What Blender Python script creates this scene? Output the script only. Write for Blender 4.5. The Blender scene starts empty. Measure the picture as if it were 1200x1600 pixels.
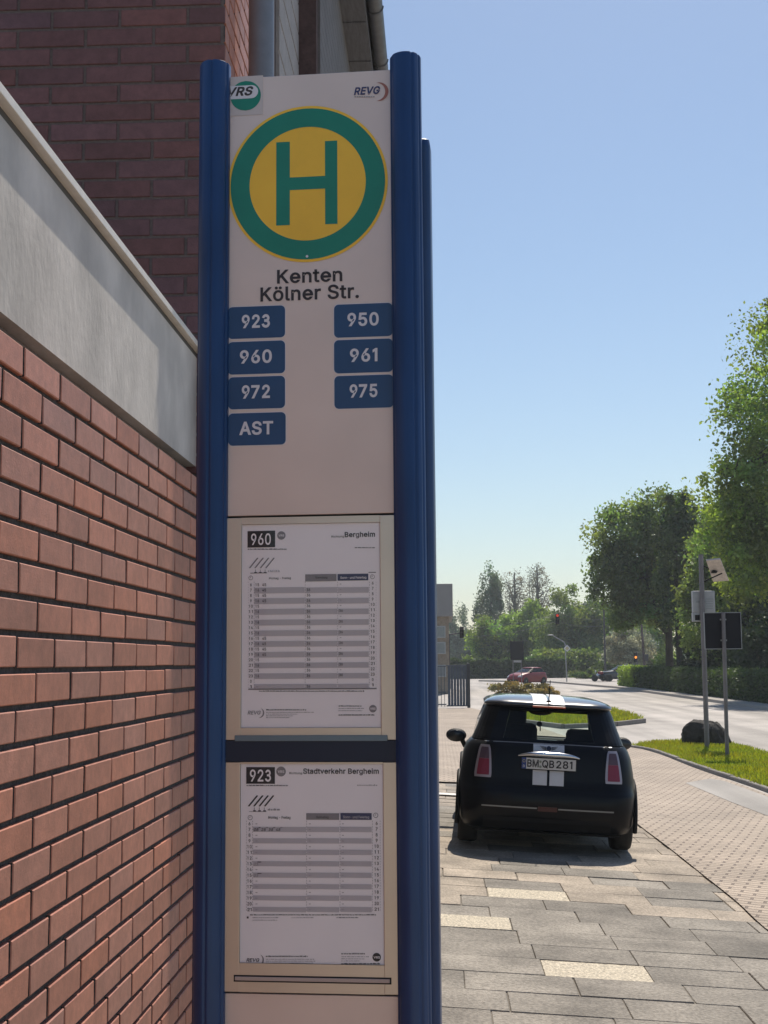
import bpy, bmesh, math, random
import numpy as np
from mathutils import Vector, Matrix
from mathutils.bvhtree import BVHTree

# ------------------------------------------------------------------ camera, world, sun, exposure
SC = bpy.context.scene
COL = SC.collection
R = math.radians
FPX = 2050.0                       # focal length in photograph pixels (1200 x 1600)
CAM = Vector((0.0, 0.0, 1.70))

d_ = Vector(((690 - 600) / FPX, -(1034 - 800) / FPX, -1)).normalized()      # where +Y (the street) lies in the view
u_ = Vector((-0.0085, 1.0, -0.098))
u_ = (u_ - d_ * u_.dot(d_)).normalized()                                    # world up
r_ = d_.cross(u_)
W2C = Matrix((r_, d_, u_)).transposed()
C2W = W2C.transposed()
cam_data = bpy.data.cameras.new('camera')
cam = bpy.data.objects.new('camera', cam_data)
COL.objects.link(cam)
cam.matrix_world = Matrix.Translation(CAM) @ C2W.to_4x4()
cam_data.sensor_fit = 'HORIZONTAL'
cam_data.sensor_width = 27.0
cam_data.lens = FPX / 1200 * 27.0
cam_data.clip_start = 0.05
cam_data.clip_end = 6000
SC.camera = cam

SUN_EL, SUN_AZ = R(55), R(13)
world = bpy.data.worlds.new('World')
SC.world = world
world.use_nodes = True
nt = world.node_tree
sky = nt.nodes.new('ShaderNodeTexSky')
sky.sky_type = 'NISHITA'
sky.sun_disc = False
sky.sun_elevation = SUN_EL
sky.sun_rotation = SUN_AZ
sky.air_density = 1.15
sky.dust_density = 0.5
sky.ozone_density = 2.5
bg = nt.nodes['Background']
bg.inputs['Strength'].default_value = 0.103
nt.links.new(sky.outputs[0], bg.inputs['Color'])

sun_data = bpy.data.lights.new('sun', 'SUN')
sun_data.energy = 5.0
sun_data.angle = R(0.5)
sun_data.color = (1.0, 0.91, 0.78)
sun = bpy.data.objects.new('sun', sun_data)
COL.objects.link(sun)
sun_dir = Vector((math.sin(SUN_AZ) * math.cos(SUN_EL), math.cos(SUN_AZ) * math.cos(SUN_EL), math.sin(SUN_EL)))
sun.rotation_euler = sun_dir.to_track_quat('Z', 'Y').to_euler()
sun.location = (5, 10, 30)

vs = SC.view_settings
vs.view_transform = 'Standard'
vs.look = 'None'
vs.gamma = 1
vs.exposure = 0.07
SC.cycles.max_bounces = 6
SC.cycles.diffuse_bounces = 3
SC.cycles.glossy_bounces = 3
SC.cycles.transparent_max_bounces = 12
SC.cycles.caustics_reflective = False
SC.cycles.caustics_refractive = False

# ------------------------------------------------------------------ places: photo pixel -> point of the world
def ray(px, py):
    return C2W @ Vector(((px - 600) / FPX, -(py - 800) / FPX, -1))

def P(px, py, Y):
    """point at street depth Y seen at the pixel"""
    v = ray(px, py)
    return CAM + v * (Y / v.y)

SLOPE, XEND, ZFLAT = 0.058, 3.2, -0.0
def gz(x, y):
    """height of the ground: the footway falls towards the road, further off it is level"""
    low = -SLOPE * XEND
    s = min(1.0, max(0.0, (34.0 - y) / 14.0))
    s = s * s * (3 - 2 * s)
    near = -SLOPE * min(max(x, -3.0), XEND)
    return low + (near - low) * s

def G(px, py):
    v = ray(px, py)
    z = -0.1
    p = None
    for _ in range(25):
        t = (z - CAM.z) / v.z
        p = CAM + v * t
        z = gz(p.x, p.y)
    return Vector((p.x, p.y, z))

rng = random.Random(7)

# ------------------------------------------------------------------ materials
def new_mat(name):
    m = bpy.data.materials.new(name)
    m.use_nodes = True
    return m, m.node_tree, m.node_tree.nodes['Principled BSDF']

def mat(name, col, rough=0.6, metal=0.0, var=0.0, scale=8.0, bump=0.0, bscale=60.0, tint=False, coat=0.0, spec=0.5, emit=None, stretch=None, tvar=1.0, stain=0.0, stscale=2.0):
    m, t, b = new_mat(name)
    N, L = t.nodes, t.links
    b.inputs['Roughness'].default_value = rough
    b.inputs['Metallic'].default_value = metal
    b.inputs['Specular IOR Level'].default_value = spec
    if coat:
        b.inputs['Coat Weight'].default_value = coat
        b.inputs['Coat Roughness'].default_value = 0.04
    rgb = N.new('ShaderNodeRGB'); rgb.outputs[0].default_value = (*col, 1)
    out = rgb.outputs[0]
    geo = N.new('ShaderNodeNewGeometry')
    vec = geo.outputs['Position']
    if stretch:
        mp = N.new('ShaderNodeMapping'); mp.inputs['Scale'].default_value = stretch
        L.new(vec, mp.inputs['Vector']); vec = mp.outputs[0]
    def mul(a, fac_socket, lo, hi):
        mr = N.new('ShaderNodeMapRange'); mr.inputs['To Min'].default_value = lo; mr.inputs['To Max'].default_value = hi
        mr.inputs['From Min'].default_value = 0.31; mr.inputs['From Max'].default_value = 0.69
        L.new(fac_socket, mr.inputs['Value'])
        mx = N.new('ShaderNodeMix'); mx.data_type = 'RGBA'; mx.blend_type = 'MULTIPLY'; mx.inputs['Factor'].default_value = 1
        L.new(a, mx.inputs['A'])
        L.new(mr.outputs[0], mx.inputs['B'])
        return mx.outputs['Result']
    if tint:
        at = N.new('ShaderNodeAttribute'); at.attribute_name = 'tint'
        mx = N.new('ShaderNodeMix'); mx.data_type = 'RGBA'; mx.blend_type = 'MULTIPLY'; mx.inputs['Factor'].default_value = tvar
        L.new(out, mx.inputs['A']); L.new(at.outputs['Color'], mx.inputs['B'])
        out = mx.outputs['Result']
    if var:
        nz = N.new('ShaderNodeTexNoise'); nz.inputs['Scale'].default_value = scale; nz.inputs['Detail'].default_value = 6; nz.inputs['Roughness'].default_value = 0.65
        L.new(vec, nz.inputs['Vector'])
        out = mul(out, nz.outputs['Fac'], 1 - var, 1 + var)
    if stain:
        nz = N.new('ShaderNodeTexNoise'); nz.inputs['Scale'].default_value = stscale; nz.inputs['Detail'].default_value = 4
        L.new(geo.outputs['Position'], nz.inputs['Vector'])
        out = mul(out, nz.outputs['Fac'], 1 - stain, 1 + stain * 0.6)
    L.new(out, b.inputs['Base Color'])
    if bump:
        nb = N.new('ShaderNodeTexNoise'); nb.inputs['Scale'].default_value = bscale; nb.inputs['Detail'].default_value = 5
        L.new(vec, nb.inputs['Vector'])
        bp = N.new('ShaderNodeBump'); bp.inputs['Strength'].default_value = bump; bp.inputs['Distance'].default_value = 0.01
        L.new(nb.outputs['Fac'], bp.inputs['Height']); L.new(bp.outputs[0], b.inputs['Normal'])
    if emit:
        b.inputs['Emission Color'].default_value = (*emit[0], 1); b.inputs['Emission Strength'].default_value = emit[1]
    return m

def leaf_mat(name, col, trans=0.45, yellow=(1.2, 1.35, 0.45)):
    m = bpy.data.materials.new(name); m.use_nodes = True
    t = m.node_tree; N, L = t.nodes, t.links
    N.remove(N['Principled BSDF'])
    at = N.new('ShaderNodeAttribute'); at.attribute_name = 'tint'
    mx = N.new('ShaderNodeMix'); mx.data_type = 'RGBA'; mx.blend_type = 'MULTIPLY'; mx.inputs['Factor'].default_value = 1
    mx.inputs['A'].default_value = (*col, 1); L.new(at.outputs['Color'], mx.inputs['B'])
    d = N.new('ShaderNodeBsdfDiffuse'); L.new(mx.outputs['Result'], d.inputs['Color'])
    my = N.new('ShaderNodeMix'); my.data_type = 'RGBA'; my.blend_type = 'MULTIPLY'; my.inputs['Factor'].default_value = 1
    my.inputs['B'].default_value = (*yellow, 1); L.new(mx.outputs['Result'], my.inputs['A'])
    tr = N.new('ShaderNodeBsdfTranslucent'); L.new(my.outputs['Result'], tr.inputs['Color'])
    g = N.new('ShaderNodeBsdfGlossy'); g.inputs['Roughness'].default_value = 0.45; g.inputs['Color'].default_value = (0.6, 0.65, 0.6, 1)
    s1 = N.new('ShaderNodeMixShader'); s1.inputs[0].default_value = trans
    L.new(d.outputs[0], s1.inputs[1]); L.new(tr.outputs[0], s1.inputs[2])
    s2 = N.new('ShaderNodeMixShader'); s2.inputs[0].default_value = 0.06
    L.new(s1.outputs[0], s2.inputs[1]); L.new(g.outputs[0], s2.inputs[2])
    L.new(s2.outputs[0], N['Material Output'].inputs[0])
    return m

def glass_mat(name, col=(0.9, 0.95, 0.92), refl=1.0, rough=0.02):
    m = bpy.data.materials.new(name); m.use_nodes = True
    t = m.node_tree; N, L = t.nodes, t.links
    N.remove(N['Principled BSDF'])
    tr = N.new('ShaderNodeBsdfTransparent'); tr.inputs[0].default_value = (*col, 1)
    g = N.new('ShaderNodeBsdfGlossy'); g.inputs['Roughness'].default_value = rough
    fr = N.new('ShaderNodeFresnel'); fr.inputs['IOR'].default_value = 1.45
    gm = N.new('ShaderNodeNewGeometry')                            # a thin pane: no total reflection from within
    fb = N.new('ShaderNodeMath'); fb.operation = 'SUBTRACT'; fb.inputs[0].default_value = 1.0; L.new(gm.outputs['Backfacing'], fb.inputs[1])
    f2 = N.new('ShaderNodeMath'); f2.operation = 'MULTIPLY'; L.new(fr.outputs[0], f2.inputs[0]); L.new(fb.outputs[0], f2.inputs[1])
    mm = N.new('ShaderNodeMath'); mm.operation = 'MULTIPLY'; mm.inputs[1].default_value = refl
    L.new(f2.outputs[0], mm.inputs[0])
    s = N.new('ShaderNodeMixShader'); L.new(mm.outputs[0], s.inputs[0])
    L.new(tr.outputs[0], s.inputs[1]); L.new(g.outputs[0], s.inputs[2])
    L.new(s.outputs[0], N['Material Output'].inputs[0])
    return m

# ------------------------------------------------------------------ mesh building
def tag(o, label=None, cat=None, group=None, kind=None):
    if label: o['label'] = label
    if cat: o['category'] = cat
    if group: o['group'] = group
    if kind: o['kind'] = kind
    return o

def thing(name, label, cat, loc=(0, 0, 0), rz=0.0, group=None):
    o = bpy.data.objects.new(name, None)
    COL.objects.link(o)
    o.empty_display_size = 0.2
    o.location = loc
    o.rotation_euler = (0, 0, rz)
    return tag(o, label, cat, group)

class MB:
    """collects shapes and links them as ONE mesh object"""
    def __init__(s):
        s.v, s.f, s.m, s.sm, s.t = [], [], [], [], []
        s.X = None
        s.tint = (1, 1, 1)
    def add(s, verts, faces, m=0, smooth=False):
        o = len(s.v)
        if s.X is not None:
            verts = [s.X @ Vector(p) for p in verts]
        s.v += [tuple(p) for p in verts]
        for f in faces:
            s.f.append([i + o for i in f]); s.m.append(m); s.sm.append(smooth); s.t.append(s.tint)
    def box(s, x0, x1, y0, y1, z0, z1, m=0, ch=0.0):
        if ch <= 0:
            V = [(x, y, z) for x in (x0, x1) for y in (y0, y1) for z in (z0, z1)]
            s.add(V, [(0, 1, 3, 2), (4, 6, 7, 5), (0, 4, 5, 1), (2, 3, 7, 6), (0, 2, 6, 4), (1, 5, 7, 3)], m)
            return
        bm = bmesh.new()
        vs_ = [bm.verts.new((x, y, z)) for x in (x0, x1) for y in (y0, y1) for z in (z0, z1)]
        for f in [(0, 1, 3, 2), (4, 6, 7, 5), (0, 4, 5, 1), (2, 3, 7, 6), (0, 2, 6, 4), (1, 5, 7, 3)]:
            bm.faces.new([vs_[i] for i in f])
        bmesh.ops.bevel(bm, geom=bm.edges[:], offset=ch, segments=2, affect='EDGES', profile=0.5)
        bm.verts.index_update()
        s.add([v.co[:] for v in bm.verts], [[v.index for v in f.verts] for f in bm.faces], m)
        bm.free()
    def tube(s, pts, rad, n=12, m=0, cap=True, smooth=True):
        pts = [Vector(p) for p in pts]
        k = len(pts)
        rads = rad if isinstance(rad, (list, tuple)) else [rad] * k
        V, F = [], []
        ref = None
        for i, p in enumerate(pts):
            d = (pts[min(i + 1, k - 1)] - pts[max(i - 1, 0)])
            d = d.normalized() if d.length > 1e-9 else Vector((0, 0, 1))
            if ref is None:
                ref = Vector((1, 0, 0)) if abs(d.x) < 0.9 else Vector((0, 1, 0))
            a = (ref - d * ref.dot(d)).normalized(); ref = a
            b = d.cross(a)
            for j in range(n):
                t = 2 * math.pi * j / n
                V.append(p + (a * math.cos(t) + b * math.sin(t)) * rads[i])
        for i in range(k - 1):
            for j in range(n):
                F.append((i * n + j, i * n + (j + 1) % n, (i + 1) * n + (j + 1) % n, (i + 1) * n + j))
        s.add(V, F, m, smooth)
        if cap:
            s.add([V[j] for j in range(n)], [tuple(range(n))[::-1]], m)
            s.add([V[(k - 1) * n + j] for j in range(n)], [tuple(range(n))], m)
    def lathe(s, prof, n=24, m=0, axis='Z', c=(0, 0, 0), smooth=True):
        V, F = [], []
        k = len(prof)
        for (r, h) in prof:
            for j in range(n):
                t = 2 * math.pi * j / n
                a, b = r * math.cos(t), r * math.sin(t)
                if axis == 'Z': V.append((c[0] + a, c[1] + b, c[2] + h))
                elif axis == 'X': V.append((c[0] + h, c[1] + a, c[2] + b))
                else: V.append((c[0] + a, c[1] + h, c[2] + b))
        for i in range(k - 1):
            for j in range(n):
                F.append((i * n + j, i * n + (j + 1) % n, (i + 1) * n + (j + 1) % n, (i + 1) * n + j))
        F.append(tuple(range(n))[::-1]); F.append(tuple((k - 1) * n + j for j in range(n)))
        s.add(V, F, m, smooth)
    def prism(s, poly, z0, z1, m=0, plane='XY'):
        """polygon (CCW) extruded; plane XZ extrudes along y"""
        n = len(poly)
        if plane == 'XY': V = [(a, b, z0) for a, b in poly] + [(a, b, z1) for a, b in poly]
        else: V = [(a, z0, b) for a, b in poly] + [(a, z1, b) for a, b in poly]
        s.add(V, [tuple(range(n))[::-1], tuple(range(n, 2 * n))] + [(i, (i + 1) % n, n + (i + 1) % n, n + i) for i in range(n)], m)
    def ellipsoid(s, c, r, n=16, k=10, m=0):
        V, F = [], []
        for i in range(k + 1):
            a = math.pi * i / k
            for j in range(n):
                t = 2 * math.pi * j / n
                V.append((c[0] + r[0] * math.sin(a) * math.cos(t), c[1] + r[1] * math.sin(a) * math.sin(t), c[2] - r[2] * math.cos(a)))
        for i in range(k):
            for j in range(n):
                F.append((i * n + j, i * n + (j + 1) % n, (i + 1) * n + (j + 1) % n, (i + 1) * n + j))
        s.add(V, F, m, True)
    def build(s, name, mats, parent=None, loc=None):
        me = bpy.data.meshes.new(name)
        me.from_pydata(s.v, [], s.f)
        mats = mats if isinstance(mats, (list, tuple)) else [mats]
        for mm in mats: me.materials.append(mm)
        me.polygons.foreach_set('material_index', s.m)
        me.polygons.foreach_set('use_smooth', s.sm)
        if any(t != (1, 1, 1) for t in s.t):
            ca = me.color_attributes.new('tint', 'FLOAT_COLOR', 'CORNER')
            arr = []
            for f, t in zip(s.f, s.t):
                arr += [t[0], t[1], t[2], 1.0] * len(f)
            ca.data.foreach_set('color', arr)
        me.validate(); me.update()
        o = bpy.data.objects.new(name, me)
        COL.objects.link(o)
        if parent is not None: o.parent = parent
        if loc is not None: o.location = loc
        return o

def fast_quads(name, V, tint, mats, parent=None, extra=None):
    """V: (n,4,3) array of loose quads with one tint colour each; extra: an MB put into the same mesh with material 1"""
    n = len(V)
    me = bpy.data.meshes.new(name)
    ev, ef = ([], []) if extra is None else (extra.v, extra.f)
    nv = n * 4 + len(ev)
    me.vertices.add(nv)
    co = np.concatenate([V.reshape(-1, 3), np.array(ev, dtype=float).reshape(-1, 3)])
    me.vertices.foreach_set('co', co.ravel())
    loops = list(range(n * 4)) if not ef else np.concatenate([np.arange(n * 4), np.array([i + n * 4 for f in ef for i in f])])
    sizes = np.concatenate([np.full(n, 4), np.array([len(f) for f in ef], dtype=int)]).astype(int)
    me.loops.add(len(loops)); me.loops.foreach_set('vertex_index', np.array(loops, dtype=np.int32))
    me.polygons.add(len(sizes))
    me.polygons.foreach_set('loop_start', np.concatenate([[0], np.cumsum(sizes)[:-1]]).astype(np.int32))
    me.polygons.foreach_set('material_index', np.concatenate([np.zeros(n), np.ones(len(ef))]).astype(np.int32))
    for mm in (mats if isinstance(mats, (list, tuple)) else [mats]): me.materials.append(mm)
    me.update(calc_edges=True)
    ca = me.color_attributes.new('tint', 'FLOAT_COLOR', 'CORNER')
    c4 = np.ones((len(loops), 4)); c4[:n * 4, :3] = np.repeat(tint, 4, axis=0)
    ca.data.foreach_set('color', c4.ravel())
    me.validate()
    o = bpy.data.objects.new(name, me)
    COL.objects.link(o)
    if parent is not None: o.parent = parent
    return o

# ------------------------------------------------------------------ lettering as mesh
GLYPHS = {
 ' ': (276, []),
 '-': (541, ['337,244 337,188 114,188 114,244']),
 '.': (276, ['95,-4 78,-1 63,9 53,24 50,41 53,59 63,73 78,83 95,87 113,83 128,73 138,59 141,41 138,24 128,9 113,-1']),
 '0': (541, ['227,-7 174,1 130,24 95,62 69,113 53,178 48,254 53,330 69,395 95,447 130,484 174,508 227,516 279,508 323,484 358,447 384,395 400,330 405,254 400,178 384,113 359,62 323,24 279,1', '227,50 261,56 290,74 313,103 330,144 340,194 344,254 340,314 330,365 313,405 290,435 261,453 227,460 192,453 163,435 140,405 123,365 113,314 109,254 113,194 123,144 140,103 163,74 192,56']),
 '1': (541, ['150,0 150,430 60,380 60,445 160,509 217,509 217,0']),
 '2': (541, ['64,0 64,47 234,229 261,257 282,282 299,305 311,327 318,348 320,371 317,397 308,419 293,436 273,449 250,457 224,460 196,457 172,447 153,433 139,413 130,390 127,362 66,362 71,405 86,442 111,473 143,496 182,511 225,516 268,511 306,497 337,474 361,445 376,411 381,372 378,345 371,318 357,290 336,259 306,223 267,180 153,60 153,57 389,57 389,0']),
 '3': (541, ['66,408 79,437 99,464 125,485 156,500 190,509 225,510 259,503 291,490 318,470 340,445 355,416 362,385 362,353 353,322 336,293 313,269 326,259 350,236 368,208 379,178 383,147 380,115 369,85 352,57 329,33 301,14 270,0 235,-8 200,-9 165,-3 133,9 103,26 78,49 59,75 47,105 111,122 122,99 140,80 164,66 192,58 221,56 249,62 275,74 295,91 310,112 316,136 315,161 306,184 290,205 267,221 241,231 212,234 160,234 160,300 212,300 239,304 262,314 281,330 293,351 297,373 292,396 279,416 260,431 236,441 209,444 182,440 159,428 141,411 130,391']),
 '4': (541, ['40,105 40,158 247,509 311,509 109,166 109,163 413,163 413,105', '282,0 282,121 282,146 282,318 343,318 343,0']),
 '5': (541, ['221,-7 178,-2 140,11 108,32 83,60 66,93 60,130 122,130 127,108 138,89 154,73 173,60 196,52 221,50 250,53 276,64 298,82 314,104 324,131 328,162 324,193 314,221 297,244 275,262 248,273 218,277 192,275 167,268 145,258 128,246 67,253 96,509 366,509 366,452 151,452 134,301 136,301 155,315 178,325 203,331 229,334 263,330 294,321 321,306 345,285 364,260 379,231 388,199 391,163 385,117 369,76 343,41 309,15 268,-1']),
 '6': (541, ['226,-7 182,-1 142,15 109,40 84,74 69,115 64,162 68,199 80,239 102,285 137,340 252,509 322,509 151,261 145,261 154,275 165,288 179,299 196,307 214,312 235,314 278,309 316,295 346,271 370,240 384,201 389,157 384,112 368,73 343,39 310,14 271,-2', '226,48 254,52 279,63 299,79 314,101 324,128 327,157 324,187 314,213 299,235 279,251 254,262 226,265 198,262 174,252 153,235 138,214 128,188 125,158 128,128 138,102 153,79 174,63 198,52']),
 '7': (541, ['60,0 300,445 30,445 30,509 380,509 380,450 135,0']),
 '8': (541, ['226,-7 178,-2 136,11 101,33 74,62 57,96 52,135 55,166 65,195 81,220 101,241 125,256 153,265 153,267 119,282 93,308 76,342 70,380 75,417 90,450 114,477 146,498 184,511 226,516 269,511 306,498 337,477 361,450 377,417 382,380 376,342 359,308 333,282 300,267 300,265 327,256 351,241 372,220 387,195 397,166 401,135 395,96 378,62 352,33 317,11 275,-2', '226,49 258,52 285,60 307,74 323,91 333,113 337,139 333,165 322,189 305,208 283,223 256,232 226,235 196,232 169,223 147,208 130,189 119,165 115,139 119,113 129,91 145,74 167,60 195,52', '226,290 252,292 274,300 293,313 307,330 316,351 319,376 316,399 308,420 294,437 275,449 252,457 226,460 200,457 177,449 159,437 145,420 136,399 133,376 136,351 145,330 159,313 178,300 201,292']),
 '9': (541, ['226,516 271,510 310,494 343,468 368,434 384,393 389,347 385,309 373,270 350,224 315,168 200,0 130,0 301,248 307,248 299,234 287,221 273,210 257,202 238,196 218,195 175,199 137,214 106,237 83,269 68,307 64,352 69,397 85,436 110,469 143,494 182,510', '226,460 199,457 174,446 154,429 138,407 129,381 125,352 129,322 138,295 154,274 174,257 199,247 226,243 254,247 279,257 299,273 314,295 324,321 327,350 324,381 314,407 299,429 279,446 254,457']),
 'A': (568, ['20,0 205,509 275,509 460,0 390,0 340,140 140,140 90,0', '162,200 318,200 240,425']),
 'B': (544, ['60,0 60,509 241,509 289,504 329,491 359,469 381,442 394,410 398,374 395,344 387,320 373,301 356,286 336,275 315,267 315,262 339,257 363,245 385,227 402,203 414,173 418,136 413,100 400,67 377,39 344,18 301,4 247,0', '125,57 245,57 296,63 330,80 349,105 355,137 352,161 342,184 327,203 306,218 279,228 248,231 125,231', '125,285 238,285 265,288 288,296 308,309 323,326 333,348 336,372 330,403 313,429 283,446 240,452 125,452']),
 'D': (590, ['219,0 96,0 96,57 215,57 272,63 318,81 354,110 379,149 394,198 399,255 394,312 379,361 354,399 320,428 275,446 221,452 93,452 93,509 225,509 294,501 353,478 399,441 433,391 455,329 462,255 455,181 433,119 398,68 351,31 291,8', '125,509 125,0 60,0 60,509']),
 'E': (507, ['60,0 60,509 372,509 372,452 125,452 125,286 355,286 355,229 125,229 125,57 375,57 375,0']),
 'F': (498, ['60,0 60,509 369,509 369,452 125,452 125,278 346,278 346,221 125,221 125,0']),
 'G': (608, ['269,-7 205,1 149,25 104,64 69,116 47,179 40,254 47,329 69,393 103,445 149,484 203,508 265,516 304,513 340,504 374,489 403,469 429,445 449,416 465,384 474,349 408,349 399,372 387,393 373,411 356,427 337,439 315,448 291,454 265,456 222,450 183,432 150,404 125,364 109,314 103,254 109,194 125,145 151,105 184,76 224,59 269,53 309,57 345,71 374,93 396,123 410,160 415,202 434,199 283,199 283,256 478,256 478,200 471,141 451,91 419,50 377,19 326,0']),
 'K': (555, ['60,0 60,509 125,509 125,276 345,509 430,509 232,300 449,0 372,0 186,252 125,188 125,0']),
 'M': (716, ['60,0 60,509 152,509 277,187 282,174 287,159 293,141 299,123 305,103 311,84 317,65 322,49 307,49 312,65 318,83 324,102 330,121 336,140 342,158 348,174 352,187 476,509 568,509 568,0 504,0 504,291 504,308 504,327 505,347 505,369 506,391 506,413 507,435 507,457 513,457 505,433 498,409 490,386 482,363 474,341 467,322 461,305 456,291 342,0 286,0 170,291 165,304 159,321 152,340 145,361 137,384 129,408 121,432 112,457 119,457 119,437 120,416 120,394 121,372 121,350 122,328 122,309 122,291 122,0']),
 'Q': (621, ['245,159 313,159 369,85 384,65 468,-48 401,-48 346,27 331,46', '267,-7 205,1 150,25 105,63 70,115 48,179 40,254 48,329 70,393 105,445 150,484 205,508 267,516 329,508 384,484 429,445 464,393 486,329 493,254 486,179 464,115 429,63 384,25 329,1', '267,53 310,59 349,76 383,105 408,144 425,194 430,254 425,314 408,365 383,404 349,433 310,450 267,456 223,450 184,433 151,404 125,364 109,314 103,254 109,194 125,144 151,105 184,76 223,59']),
 'R': (537, ['60,0 60,509 236,509 290,504 333,489 367,465 390,433 405,395 409,352 405,309 390,271 367,240 333,217 305,206 428,0 353,0 240,203 125,203 125,0', '125,258 230,258 275,264 310,280 333,310 342,352 333,393 310,427 275,446 230,452 125,452']),
 'S': (535, ['224,-9 172,-4 128,9 91,31 64,60 46,96 38,137 104,137 110,110 123,88 142,71 166,59 194,52 224,49 257,52 286,60 311,74 329,92 341,114 346,139 342,161 332,179 316,193 296,205 272,214 245,222 184,239 128,260 86,289 60,326 52,372 58,413 75,448 102,476 138,498 180,511 227,516 275,511 316,498 351,476 377,449 394,415 401,378 337,378 326,412 302,437 267,453 225,459 194,456 167,448 145,435 129,418 118,398 115,376 119,352 131,334 148,319 169,308 191,300 212,293 264,279 287,272 312,264 336,252 359,238 379,220 395,198 405,171 408,139 403,99 386,64 360,34 323,11 278,-4']),
 'T': (537, ['32,452 32,509 417,509 417,452 257,452 257,0 193,0 193,452']),
 'V': (568, ['204,0 16,509 84,509 192,206 203,176 215,137 230,89 248,31 235,31 252,90 267,138 279,176 290,206 395,509 463,509 278,0']),
 'a': (477, ['160,-9 126,-5 94,5 68,22 48,45 35,73 30,108 34,138 43,161 58,179 78,193 100,203 125,211 152,216 178,220 209,224 234,227 252,230 265,235 273,243 276,255 276,257 273,279 267,297 256,311 240,322 220,329 196,331 171,329 149,322 132,313 118,301 107,288 100,274 41,291 57,322 79,346 104,364 133,375 163,382 194,384 215,383 239,379 263,372 286,360 306,343 322,320 333,290 337,251 337,0 277,0 277,52 272,52 264,38 252,25 236,12 215,1 190,-6', '170,45 202,49 228,59 248,74 263,93 272,115 276,138 276,190 270,186 259,182 246,179 231,176 216,173 200,171 186,169 175,168 154,164 134,159 117,150 103,139 95,124 92,105 94,87 102,72 114,61 130,52 149,47']),
 'c': (484, ['207,-8 159,-2 117,16 82,46 56,85 40,133 34,187 40,243 56,291 82,330 117,360 159,378 207,384 234,383 260,377 284,368 305,356 324,341 340,322 353,301 362,277 303,262 298,276 290,289 281,301 270,311 257,319 242,325 226,329 207,330 173,325 145,310 124,287 108,258 99,224 96,187 99,151 108,117 124,89 145,66 173,51 207,46 226,48 243,52 258,58 271,66 282,76 292,89 299,102 304,117 363,102 354,78 341,56 325,37 306,21 285,9 261,-1 235,-6']),
 'd': (512, ['195,-8 151,-2 111,16 79,45 55,84 39,133 34,189 39,245 55,293 79,332 112,361 151,378 196,384 228,381 253,373 272,360 287,346 298,331 306,319 311,319 311,509 372,509 372,0 313,0 313,59 307,59 298,46 287,31 272,17 252,4 227,-5', '205,47 236,51 263,65 284,86 299,115 309,150 312,189 309,229 300,263 284,291 263,312 237,325 205,330 172,325 145,311 124,290 108,261 99,227 96,189 99,151 109,117 124,88 145,66 172,51']),
 'e': (492, ['386,165 104,165 104,159 109,138 116,118 126,100 138,84 151,71 166,60 182,53 199,49 216,48 232,51 249,57 264,67 278,79 290,94 362,90 352,73 330,45 304,23 275,6 243,-5 210,-8 177,-5 145,6 116,23 90,45 68,73 51,105 40,139 34,176 35,213 43,249 56,282 74,313 98,339 125,360 156,374 188,382 221,384 254,378 285,365 313,347 338,322 359,293 374,260 383,225 386,188', '106,222 316,222 313,231 304,258 290,282 273,301 254,316 232,325 210,328 188,325 166,316 147,301 130,282 116,258 107,231']),
 'g': (513, ['207,-151 168,-148 134,-140 105,-127 82,-110 64,-91 51,-69 101,-41 110,-53 122,-66 136,-78 154,-88 178,-95 207,-97 249,-92 282,-75 304,-47 311,-6 311,68 306,68 298,56 287,41 272,28 252,16 227,8 195,5 152,10 113,27 80,53 55,90 39,136 34,191 39,246 55,293 80,332 112,361 152,378 196,384 228,382 253,373 273,360 288,346 299,331 308,319 313,319 313,379 372,379 372,-9 367,-54 350,-90 324,-117 291,-136 251,-147', '205,59 237,63 264,75 285,95 300,121 309,154 312,193 309,231 300,264 285,291 264,312 237,325 205,330 172,325 145,312 124,290 109,262 99,229 96,193 99,155 109,123 124,96 145,76 172,63']),
 'h': (498, ['114,227 114,0 53,0 53,509 114,509 114,287 102,287 124,332 152,362 187,379 227,384 264,380 295,369 321,349 341,321 353,285 357,240 357,0 296,0 296,235 290,275 273,304 246,323 210,329 184,326 161,317 141,303 126,283 117,257']),
 'i': (255, ['53,0 53,379 114,379 114,0', '84,443 67,446 54,455 44,468 41,483 44,499 54,512 67,521 84,524 100,521 114,512 123,499 126,483 123,468 114,455 100,446']),
 'k': (469, ['110,137 110,212 121,212 284,379 360,379 184,199 177,199', '53,0 53,509 114,509 114,0', '294,0 148,186 191,229 372,0']),
 'l': (277, ['139,-2 101,3 74,20 58,47 53,84 53,509 114,509 114,99 115,77 120,62 130,54 146,52 154,52 160,53 165,53 170,54 181,3 172,1 162,-1 151,-2']),
 'm': (698, ['53,0 53,379 112,379 112,295 108,295 118,323 132,346 151,363 172,376 195,384 219,386 257,380 287,361 309,331 321,295 312,295 322,321 337,343 357,361 381,375 407,383 437,386 468,383 497,372 522,354 541,328 553,296 557,255 557,0 496,0 496,254 490,289 473,313 447,326 419,330 395,328 374,320 358,307 345,290 338,270 335,247 335,0 274,0 274,260 269,288 253,311 229,326 199,330 178,328 158,320 140,307 126,289 117,266 114,238 114,0']),
 'n': (498, ['114,227 114,0 53,0 53,379 112,379 112,287 102,287 124,332 152,362 187,379 227,384 264,380 295,369 321,349 341,321 353,285 357,240 357,0 296,0 296,235 290,275 273,304 246,323 210,329 184,326 161,317 141,303 126,283 117,257']),
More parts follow.
